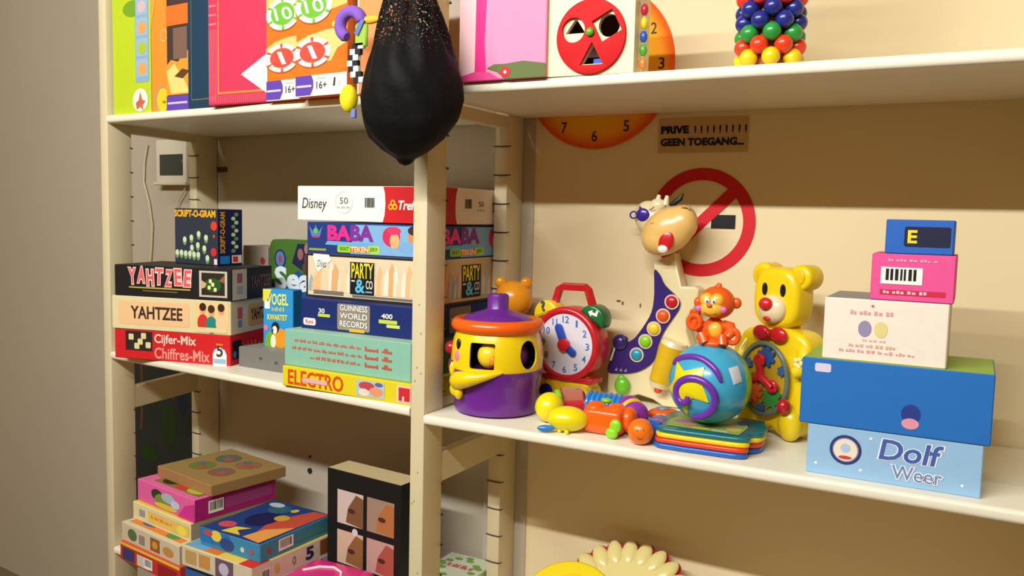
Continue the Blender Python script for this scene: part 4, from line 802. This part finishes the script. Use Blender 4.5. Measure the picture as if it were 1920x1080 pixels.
b = MB(); b.cyl((q0[0] + .004, q0[1] + .002, .0345), (q1[0] - .003, q1[1] - .001, .0345), .0235, mat((206, 150, 120), rough=.15, alpha=.45), seg=28); b.build('clear_window', t)
b = MB()
prof = [(.0005, 0)]
for k in range(7): prof += [(.021, .0095 * k + .0003), (.0255, .0095 * k + .0035), (.0255, .0095 * k + .0060), (.021, .0095 * k + .0092)]
prof += [(.0005, .0667)]
d = Vector((.060, .006, -.002)).normalized(); X = Matrix.Translation(Vector(at(.2625, .136, .029))) @ d.to_track_quat('Z', 'Y').to_matrix().to_4x4()
b.lathe(prof, plastic(40, 136, 214), seg=28, M=X); b.build('blue_bellows', t)
def ringp(name, c, R0, tr, m, tilt):
    X = Matrix.Translation(Vector(c)) @ Matrix.Rotation(tilt, 4, 'Z') @ Matrix.Rotation(PI / 2, 4, 'Y'); b = MB()
    b.ell(c, (tr, R0, R0), m, seg=24, rings=14, M=Matrix.Rotation(tilt, 4, 'Z')); return b.build(name, t)
ringp('purple_ring', at(.3440, .132, .0285), .0265, .015, plastic(146, 50, 160), -.5); ringp('yellow_ring', at(.3540, .121, .0275), .0255, .010, plastic(236, 196, 40), -.7); ringp('purple_ring', at(.3640, .108, .0262), .025, .013, plastic(146, 50, 160), -.9)
b = MB(); b.box(at(.292, .05, 0)[0], .043 - .07, .001, at(.362, .05, 0)[0], .088 - .07, .0445, ORG, bev=.010, seg=4); b.ell(at(.308, .068, .040), (.018, .02, .0125), ORG); b.ell(at(.345, .070, .040), (.018, .02, .0125), ORG); b.ell(at(.366, .075, .026), (.014, .02, .022), ORG); b.build('orange_segment', t)
b = MB(); b.ell(at(.358, .034, .0225), (.0105, .006, .0115), plastic(140, 216, 30)); b.ell(at(.352, .033, .010), (.011, .006, .0095), plastic(140, 216, 30)); b.build('green_foot', t)
b = MB(); b.ell(at(.318, .09, .050), (.010, .008, .005), LG); b.build('green_cap', t)
b = MB(); b.ell(at(.288, .068, .020), (.006, .006, .006), plastic(70, 140, 206)); b.build('link', t)
# --- plastic page book
t = thing('toy_book', 'stack of rounded plastic book pages in teal, yellow, red and blue under the ball', 'toy', (.4275, .0165, 0), math.radians(4.5))
bw, bd = .146, .135
pg = lambda dx, dy: smooth_outline([(.0 + dx, .012), (.03, .002), (.075, .0), (bw - .015, .0), (bw, .012), (bw - .004, .035), (bw + .012, .05), (bw + .016, .085), (bw + .006, .115), (bw + .0, bd), (.07, bd + .004), (.0, bd), (-.006 + dx, .07)], 4)
for k, (c, nm_) in enumerate((((30, 96, 190), 'blue_page'), ((226, 66, 30), 'red_page'), ((240, 206, 24), 'yellow_page'), ((20, 110, 116), 'teal_page'))):
    b = MB(); b.prism([(x + .001 * k, y + .0022 * k) for x, y in pg(0, 0)], .0010 + k * .0081, .0010 + k * .0081 + .0078, plastic(*c), axis='z', bev=.0028, seg=3); b.build(nm_, t)
pr = Print((.012, .016, .0334), (1, 0, 0), (0, 1, 0), .125, .115)
pr.poly([(.02, .1), (.95, .03), (1, .5), (.9, .95), (.1, .98), (0, .5)], ink(150, 170, 80)); pr.ell(.2, .45, .15, .1, ink(176, 110, 150), 2); pr.ell(.45, .15, .12, .06, ink(196, 190, 90), 2); pr.rect(.6, .08, .8, .16, ink(190, 190, 200), 2); pr.ell(.85, .3, .1, .12, ink(206, 180, 90), 2); pr.ell(.3, .25, .08, .05, ink(226, 110, 100), 2); pr.ell(.9, .75, .08, .15, ink(40, 80, 150), 2); pr.build('page_print', t)
for k, c in enumerate(((30, 96, 190), (226, 70, 60), (30, 96, 190), (20, 110, 116))):
    b = MB(); b.cyl((-.008, .026 + k * .013, .021), (-.006, .038 + k * .013, .021), .0185 if k % 2 == 0 else .0175, plastic(*c), seg=24); b.build('binding_ring', t)
b = MB(); b.ell((-.023, .0145, .0215), .0212, plastic(238, 118, 20), seg=28, rings=18); b.build('orange_ball', t)
pr = MB()
for a_, b_ in ((-.35, .25), (.1, .35)): pr.ell((-.023 + .0205 * math.sin(a_ + .35), .0145 - .0205 * math.cos(a_ + .35) * math.cos(b_), .0215 + .0205 * math.sin(b_)), .0012, plastic(120, 50, 10), seg=8, rings=6)
pr.tube([(-.023 + .0209 * math.sin(.22 + k * .12) * math.cos(-.25 - .03 * (4 - k * k)), .0145 - .0209 * math.cos(.22 + k * .12) * math.cos(.3), .0215 - .0209 * math.sin(.40 - .035 * k * k)) for k in range(-3, 4)], .0006, plastic(120, 50, 10), seg=6)
pr.build('ball_face', t)
b = MB(); b.ell((-.018, .150, .0215), (.030, .020, .013), plastic(222, 92, 30), seg=28, rings=14, M=Matrix.Rotation(.2, 4, 'Z')); b.ell((-.020, .146, .0335), (.012, .008, .003), plastic(90, 140, 176)); b.build('orange_slider', t)
# --- musical ball with monkey
BR = .0663; BC = Vector((.494, .098, .0346 + BR))
t = thing('monkey_ball_toy', 'sky blue ball with yellow star and an orange monkey sitting on top', 'toy', (BC.x, BC.y, .0346))
CBL = plastic(64, 168, 206); CLM = plastic(150, 206, 30)
ax_f = Vector((-.30, -.95, 0)).normalized(); ax_r = Vector((.95, -.30, 0)).normalized()
b = MB(); b.ell((0, 0, BR), BR, CBL, seg=64, rings=40); ball = b.build('ball', t); ball.data.materials.append(CLM)
for p_ in ball.data.polygons:
    c_ = (p_.center - Vector((0, 0, BR))); 
    if c_.dot(Vector((.78, .62, 0)).normalized()) > .038: p_.material_index = 1
def onball(u, v, r=BR):  # u right, v up in radians around the star side
    d = Matrix.Rotation(u, 3, 'Z') @ Vector((math.cos(v) * ax_c.x, math.cos(v) * ax_c.y, math.sin(v))); return Vector((0, 0, BR)) + d * r
cam_dir = Vector((.36, -1.35, 0)).normalized(); ax_c = Matrix.Rotation(math.radians(-14), 3, 'Z') @ cam_dir
def ballpatch(name, pts, m, r0=BR - .002, r1=BR + .003):
    n_ = len(pts); c0 = (sum(p[0] for p in pts) / n_, sum(p[1] for p in pts) / n_); vs = []; fs = []
    K = 4
    for k in range(K + 1):
        for p in pts: vs.append(onball(c0[0] + (p[0] - c0[0]) * k / K if k else c0[0] + (p[0] - c0[0]) * .001, c0[1] + (p[1] - c0[1]) * max(k, .001) / K, r1 if k < K else r1 - .0006))
    for p in pts: vs.append(onball(*p, r0))
    for k in range(K + 1):
        for i in range(n_): fs.append((k * n_ + i, k * n_ + (i + 1) % n_, (k + 1) * n_ + (i + 1) % n_, (k + 1) * n_ + i))
    b = MB(); b.add(vs, fs, m); o = b.build(name, t); bm = bmesh.new(); bm.from_mesh(o.data); bmesh.ops.remove_doubles(bm, verts=bm.verts[:], dist=1e-5); bmesh.ops.recalc_face_normals(bm, faces=bm.faces[:]); bm.to_mesh(o.data); bm.free(); return o
star = [(-.883, .548), (-.446, .372), (.084, .532), (.055, .168), (.241, -.296), (-.165, -.223), (-.514, -.774), (-.529, -.443), (-1.065, -.163), (-.719, .139)][::-1]
ballpatch('star', star, plastic(232, 214, 20))
VIO = plastic(110, 50, 170)
def arc_on_ball(name, uv, r, lift):
    pts = []
    for i in range(len(uv) - 1):
        p0, p1, p2, p3 = (Vector(uv[max(0, min(len(uv) - 1, i + k - 1))]) for k in range(4))
        for j in range(4):
            k = j / 4; q2 = .5 * ((2 * p1) + (p2 - p0) * k + (2 * p0 - 5 * p1 + 4 * p2 - p3) * k * k + (3 * p1 - p0 - 3 * p2 + p3) * k ** 3); pts.append(onball(q2.x, q2.y, BR + lift))
    pts.append(onball(*uv[-1], BR + lift)); b = MB(); b.tube(pts, [r * min(1, .6 + .1 * min(i, len(pts) - 1 - i)) for i in range(len(pts))], VIO, seg=10); b.build(name, t)
arc_on_ball('swirl_arc', [(-1.024, .444), (-.958, .59), (-.7, .707), (-.333, .772), (.017, .727), (.258, .592), (.406, .436), (.503, .217)], .0052, .0012)
arc_on_ball('swirl', [(-.264, -.192), (-.289, -.318), (-.419, -.378), (-.535, -.331), (-.595, -.207), (-.58, -.041), (-.467, .117), (-.287, .214), (-.091, .24), (.097, .194), (.256, .075), (.359, -.098), (.377, -.312), (.285, -.538), (.066, -.708), (-.262, -.815)], .0060, .0026)
ballpatch('price_sticker', [(.738, .53), (.9, .56), (1.09, .585), (1.095, .39), (1.094, .195), (.95, .165), (.826, .139), (.78, .34)], card(206, 206, 206), BR - .001, BR + .0014)
MO = plastic(236, 92, 24); MF = plastic(246, 186, 60)
mk = bpy.data.objects.new('monkey', None); COL.objects.link(mk); mk.parent = t; mk.location = (.004, -.002, 2 * BR - .004); mk.rotation_euler.z = math.radians(4); mk.empty_display_size = .01
def mp_(name, b): return b.build(name, mk)
b = MB(); b.ell((0, 0, .022), (.021, .017, .023), MO, seg=24, rings=16); b.ell((0, -.004, .004), (.024, .020, .009), MO, seg=24, rings=12); b.tube([(-.014, 0, .032), (-.026, -.004, .026), (-.030, -.010, .030), (-.027, -.012, .041)], [.008, .008, .0075, .006], MO, seg=12); b.tube([(.014, 0, .034), (.026, -.004, .032), (.030, -.010, .024), (.024, -.016, .016)], [.008, .009, .0085, .006], MO, seg=12); b.tube([(-.010, -.008, .010), (-.016, -.018, .014), (-.010, -.022, .005)], [.009, .009, .007], MO, seg=12); b.tube([(.010, -.008, .010), (.018, -.018, .014), (.018, -.022, .004)], [.009, .009, .007], MO, seg=12); mp_('monkey_body', b)
b = MB(); b.ell((.004, -.012, .026), (.0115, .008, .013), MF); mp_('belly', b)
b = MB(); b.ell((.002, 0, .069), (.0295, .026, .0265), MO, seg=28, rings=18); b.cyl((.002, 0, .090), (.006, 0, .1005), .008, MO, r1=.003, seg=12); b.ell((-.0275, .002, .068), (.008, .006, .0085), MO); b.ell((.0325, .002, .070), (.0085, .006, .009), MO); mp_('monkey_head', b)
b = MB(); b.ell((-.010, -.0185, .0745), (.0115, .0085, .0115), MF); b.ell((.006, -.0195, .0745), (.0115, .0085, .0115), MF); b.ell((-.002, -.0185, .0605), (.0195, .012, .0135), MF, seg=24); mp_('face', b)
for x in (-.0215, .0175): b = MB(); b.ell((x, -.0235, .0605), (.0055, .004, .0055), plastic(226, 110, 176)); mp_('cheek', b)
for x in (-.0085, .0020): b = MB(); b.ell((x, -.0275, .0735), (.0042, .0022, .0048), plastic(246, 240, 236)); b.ell((x + .0008, -.0295, .0728), (.0016, .001, .0022), plastic(60, 80, 90), seg=10, rings=6); mp_('eye', b)
b = MB(); b.ell((-.0035, -.0305, .0665), (.005, .003, .0032), plastic(222, 84, 40)); mp_('nose', b)
b = MB(); b.tube([(-.012, -.0285, .0555), (-.006, -.0308, .0525), (.001, -.0306, .0520), (.008, -.0280, .0545)], .0007, plastic(150, 80, 20), seg=6); mp_('smile', b)
n = 16
for s_, x, z in ((-1, -.030, .037), (1, .031, .018)):
    b = MB(); b.tube([(x + .0095 * math.cos(2 * PI * i / n), -.012, z + .0105 * math.sin(2 * PI * i / n)) for i in range(n)], .0046, MO, seg=8, closed=True)
    if s_ < 0:
        for k in range(3): b.ell((x - .006 + k * .006, -.011, z + .014), (.003, .004, .006), MO, seg=10, rings=8)
    mp_('hand', b)
# --- yellow bear with gear disc
t = thing('bear_activity_toy', 'large yellow plastic bear with red bow tie and clear gear disc on its belly', 'toy', (.5800, .2235, 0), math.radians(-25))
BY = plastic(240, 206, 20)
hd = smooth_outline([(0, .288), (.028, .284), (.042, .262), (.045, .232), (.040, .204), (.023, .188), (0, .184), (-.023, .188), (-.040, .204), (-.045, .232), (-.042, .262), (-.028, .284)], 4)
b = MB(); b.prism(hd, -.028, .026, BY, bev=.012, seg=4); b.build('head', t)
for s_ in (-1, 1):
    b = MB(); b.prism(circle(s_ * .037, .273, .0215, n=28), -.014, .028, BY, bev=.007, seg=3); b.prism(circle(s_ * .037, .273, .012, n=24), -.0165, -.012, plastic(226, 188, 16), bev=.002); b.build('ear', t)
bd_ = smooth_outline([(0, .190), (.03, .186), (.058, .178), (.072, .155), (.070, .125), (.063, .10), (.063, .06), (.060, .02), (.040, .003), (.018, .006), (0, .016), (-.018, .006), (-.040, .003), (-.060, .02), (-.063, .06), (-.063, .10), (-.070, .125), (-.072, .155), (-.058, .178), (-.03, .186)], 4)
b = MB(); b.prism([(x, max(z, .001)) for x, z in bd_], -.026, .030, BY, bev=.010, seg=4); b.build('body', t)
for s_ in (-1, 1):
    b = MB(); b.tube([(s_ * .054, -.012, .165), (s_ * .063, -.022, .14), (s_ * .060, -.032, .122), (s_ * .052, -.036, .118)], [.012, .0145, .013, .010], BY, seg=14); b.build('arm', t)
    b = MB(); b.ell((s_ * .042, -.024, .030), (.021, .019, .029), BY, seg=24, rings=16); b.build('leg', t)
    b = MB(); b.prism([(s_ * .018 + .0052 * math.cos(a), .251 + .0105 * math.sin(a)) for a in [2 * PI * i / 20 for i in range(20)]], -.0295, -.027, plastic(20, 20, 18)); b.build('eye', t)
b = MB(); b.ell((0, -.030, .2185), (.026, .016, .0245), plastic(236, 214, 170), seg=28, rings=18); b.build('muzzle', t)
b = MB(); b.ell((-.002, -.046, .2275), (.0125, .0095, .011), plastic(210, 36, 40), seg=20, rings=14); b.build('nose', t)
b = MB(); b.ell((0, -.0445, .203), (.007, .003, .004), plastic(214, 40, 40)); b.build('mouth', t)
b = MB(); b.ell((-.017, -.034, .177), (.017, .007, .013), plastic(206, 26, 40)); b.ell((.017, -.034, .177), (.017, .007, .013), plastic(206, 26, 40)); b.ell((0, -.037, .178), (.006, .007, .007), plastic(190, 22, 36)); b.build('bow_tie', t)
b = MB(); b.prism(circle(-.006, .100, .047, .060, n=48), -.034, -.026, plastic(190, 150, 36), bev=.001); b.build('disc_back', t)
n = 48; b = MB(); b.tube([(-.006 + .0475 * math.cos(2 * PI * i / n), -.038, .100 + .0605 * math.sin(2 * PI * i / n)) for i in range(n)], .004, mat((110, 130, 120), rough=.2, alpha=.8), seg=10, closed=True); b.build('disc_rim', t)
def gear(name, x, z, r, teeth, m, y0=-.039, y1=-.0345):
    pts = []
    for i in range(teeth * 2): a = PI * i / teeth; rr2 = r if i % 2 else r * .74; pts += [(x + rr2 * math.cos(a - .12), z + rr2 * math.sin(a - .12)), (x + rr2 * math.cos(a + .12), z + rr2 * math.sin(a + .12))]
    b = MB(); b.prism(pts, y0, y1, m); return b.build(name, t)
gear('gear', -.002, .138, .018, 8, plastic(40, 86, 150)); gear('gear', .012, .070, .020, 8, plastic(60, 140, 60)); gear('gear', -.028, .076, .021, 9, plastic(226, 90, 30)); gear('gear', .030, .118, .009, 6, plastic(60, 96, 150)); gear('gear', -.038, .122, .009, 6, plastic(60, 96, 150)); gear('gear', -.008, .050, .008, 6, plastic(60, 96, 150))
b = MB()
for a in (95, 200, -28):
    ca, sa = az(a); b.tube([(-.008, -.043, .104), (-.008 + ca * .018, -.044, .104 + sa * .018), (-.008 + ca * .028, -.044, .104 + sa * .032)], [.007, .006, .0055], plastic(210, 26, 40), seg=10)
    k_ = 16; b.tube([(-.008 + ca * .028 + .0075 * math.cos(2 * PI * i / k_), -.044, .104 + sa * .028 + .0075 * math.sin(2 * PI * i / k_)) for i in range(k_)], .004, plastic(210, 26, 40), seg=8, closed=True)
b.build('spinner', t)
b = MB(); b.ell((.042, -.044, .062), (.011, .012, .013), plastic(190, 26, 36)); b.build('red_knob', t)
b = MB()
for k in range(5): a = 2 * PI * k / 5; b.ell((.062 + .006 * math.cos(a), -.040, .137 + .006 * math.sin(a)), (.0045, .003, .0045), plastic(240, 226, 150), seg=10, rings=6)
b.build('flower', t)

# ------------------------------------------------------------------ right bay, middle shelf: boxes at the right
bx = Box('gift_box', 'pale blue box lettered Dolf at the bottom of the right-hand pile', (.6612, .024, 0), 0, .225, .145, .0730, card(150, 190, 226), card(130, 170, 210), group='pile of boxes at the right')
f = bx.front(); f.circ(.235, .56, .0215, ink(50, 56, 110), 1); f.circ(.235, .56, .0175, ink(150, 150, 190), 2); f.circ(.235, .56, .016, ink(236, 224, 200), 3); f.ell(.235, .60, .03, .09, ink(176, 196, 226), 4); f.ell(.235, .41, .04, .035, ink(206, 60, 70), 4); f.build('round_emblem', bx.t)
f = bx.front(); f.text('Dolf', .42, .46, .80, .90, ink(236, 240, 246), 1, bold=.05, shear=.15); f.text('Dolf', .43, .475, .79, .885, ink(70, 96, 170), 2, bold=.02, shear=.15); f.text('Weer', .50, .12, .80, .42, ink(226, 232, 240), 3, bold=.07); f.text('Weer', .51, .135, .79, .405, ink(110, 130, 180), 4, bold=.0); f.build('lettering', bx.t)
f = bx.front()
for u, v in ((.06, .22), (.38, .85), (.9, .2), (.33, .2)): f.circ(u, v, .002, WHITE, 1)
f.build('snow_dots', bx.t)
bx = Box('gift_box', 'bright blue box with a green lid edge in the right-hand pile', (.6485, .022, .0732), 0, .245, .15, .0965, card(36, 110, 190), card(30, 96, 170), card(150, 180, 70), group='pile of boxes at the right')
f = bx.front(); f.rr(.075, .80, .165, .93, .003, ink(214, 206, 230), 1); f.build('price_sticker', bx.t)
f = bx.front(); f.ell(.60, .32, .05, .14, ink(40, 60, 140), 1); f.ell(.60, .18, .045, .08, ink(226, 150, 170), 2); f.build('picture', bx.t)
bx = Box('gift_box', 'white box with pale pink print on top of the bright blue box', (.6745, .028, .1699), 0, .16, .14, .0885, card(240, 228, 212), card(226, 214, 200), card(150, 146, 140), group='pile of boxes at the right')
f = bx.front(); PK = ink(226, 160, 170)
f.scrib(.22, .75, .58, .82, PK, n=4); f.scrib(.14, .14, .78, .19, PK, n=9); f.scrib(.22, .23, .62, .28, ink(226, 176, 150), n=6); f.scrib(.33, .33, .52, .37, ink(236, 190, 190), n=3)
f.build('lettering', bx.t)
f = bx.front(); f.ell(.40, .9, .012, .02, ink(220, 90, 110), 1); f.ell(.345, .53, .055, .13, ink(150, 140, 176), 1); f.ell(.475, .53, .055, .13, ink(226, 210, 140), 1); f.build('emblem', bx.t)
bx = Box('small_box', 'small hot pink box with a barcode on top of the white box', (.7335, .030, .2586), 0, .105, .10, .0652, card(232, 84, 150), card(200, 60, 120), group='pile of boxes at the right')
f = bx.front(); f.bars(.12, .36, .62, .72); f.build('barcode', bx.t)
f = bx.front(); f.rect(.12, .13, .9, .24, ink(206, 40, 70)); f.scrib(.16, .15, .7, .22, ink(240, 200, 210), n=4); f.scrib(.2, .84, .8, .9, ink(246, 170, 200), n=5); f.build('lettering', bx.t)
bx = Box('small_box', 'small blue box with yellow letter on a dark panel, topmost at the right', (.7490, .032, .3240), 0, .085, .08, .0475, card(40, 100, 190), card(30, 80, 160), group='pile of boxes at the right')
f = bx.front(); f.rr(.28, .22, .95, .80, .003, ink(26, 30, 60)); f.text('E', .33, .32, .47, .70, ink(240, 216, 40), bold=.03); f.build('lettering', bx.t)

# ------------------------------------------------------------------ right bay, bottom shelf
t = thing('scalloped_plate', 'cream scalloped play plate with red rim leaning at the bottom right', 'toy', (.300, .235, Z_LO), 0)
def tilt(o, a, p): o.rotation_euler = (a, 0, 0); o.location = p
def scal(R, n_, dep): return [(0 + (R + dep * abs(math.sin(a * n_ / 2))) * math.cos(a), (R + dep * abs(math.sin(a * n_ / 2))) * math.sin(a)) for a in [2 * PI * i / 240 for i in range(240)]]
b = MB(); b.prism(scal(.135, 24, .009), .006, .012, plastic(170, 24, 40), axis='y'); o = b.build('red_back', t); tilt(o, -.88, (0, 0, .102))
b = MB()
for k in range(24):
    a = 2 * PI * (k + .5) / 24; b.ell((.112 * math.cos(a), .0, .112 * math.sin(a)), (.030, .010, .0165), plastic(226, 210, 140), seg=14, rings=10, M=Matrix.Rotation(-a, 4, 'Y'))
b.prism(circle(0, 0, .114, n=48), -.004, .005, plastic(226, 210, 140)); o = b.build('scalloped_rim', t); tilt(o, -.88, (0, 0, .102))
t = thing('shape_tray', 'yellow plastic play tray with orange slots at the bottom right', 'toy', (.283, .030, Z_LO), 0)
b = MB(); b.prism(circle(0, 0, .092, n=48), 0, .02, plastic(232, 206, 30), axis='z', bev=.006, seg=3); tr_ = b.build('tray', t)
for x, y, rx, ry in ((.0, .050, .022, .012), (.052, .012, .024, .016), (.0, -.01, .022, .013), (-.05, .01, .02, .013)):
    n = 24; b = MB(); b.tube([(x + rx * math.cos(2 * PI * i / n), y + ry * math.sin(2 * PI * i / n), .021) for i in range(n)], .004, plastic(236, 200, 24), seg=8, closed=True); b.prism(circle(x, y, rx - .002, ry - .002, 20), .0195, .0206, plastic(196, 70, 30), axis='z'); o = b.build('slot', t); tilt(o, .72, (0, 0, .164))
tilt(tr_, .72, (0, 0, .164))
b = MB(); b.box(-.05, -.03, .0005, .05, .03, .145, plastic(220, 190, 30), bev=.008, seg=2); b.build('stand', t)
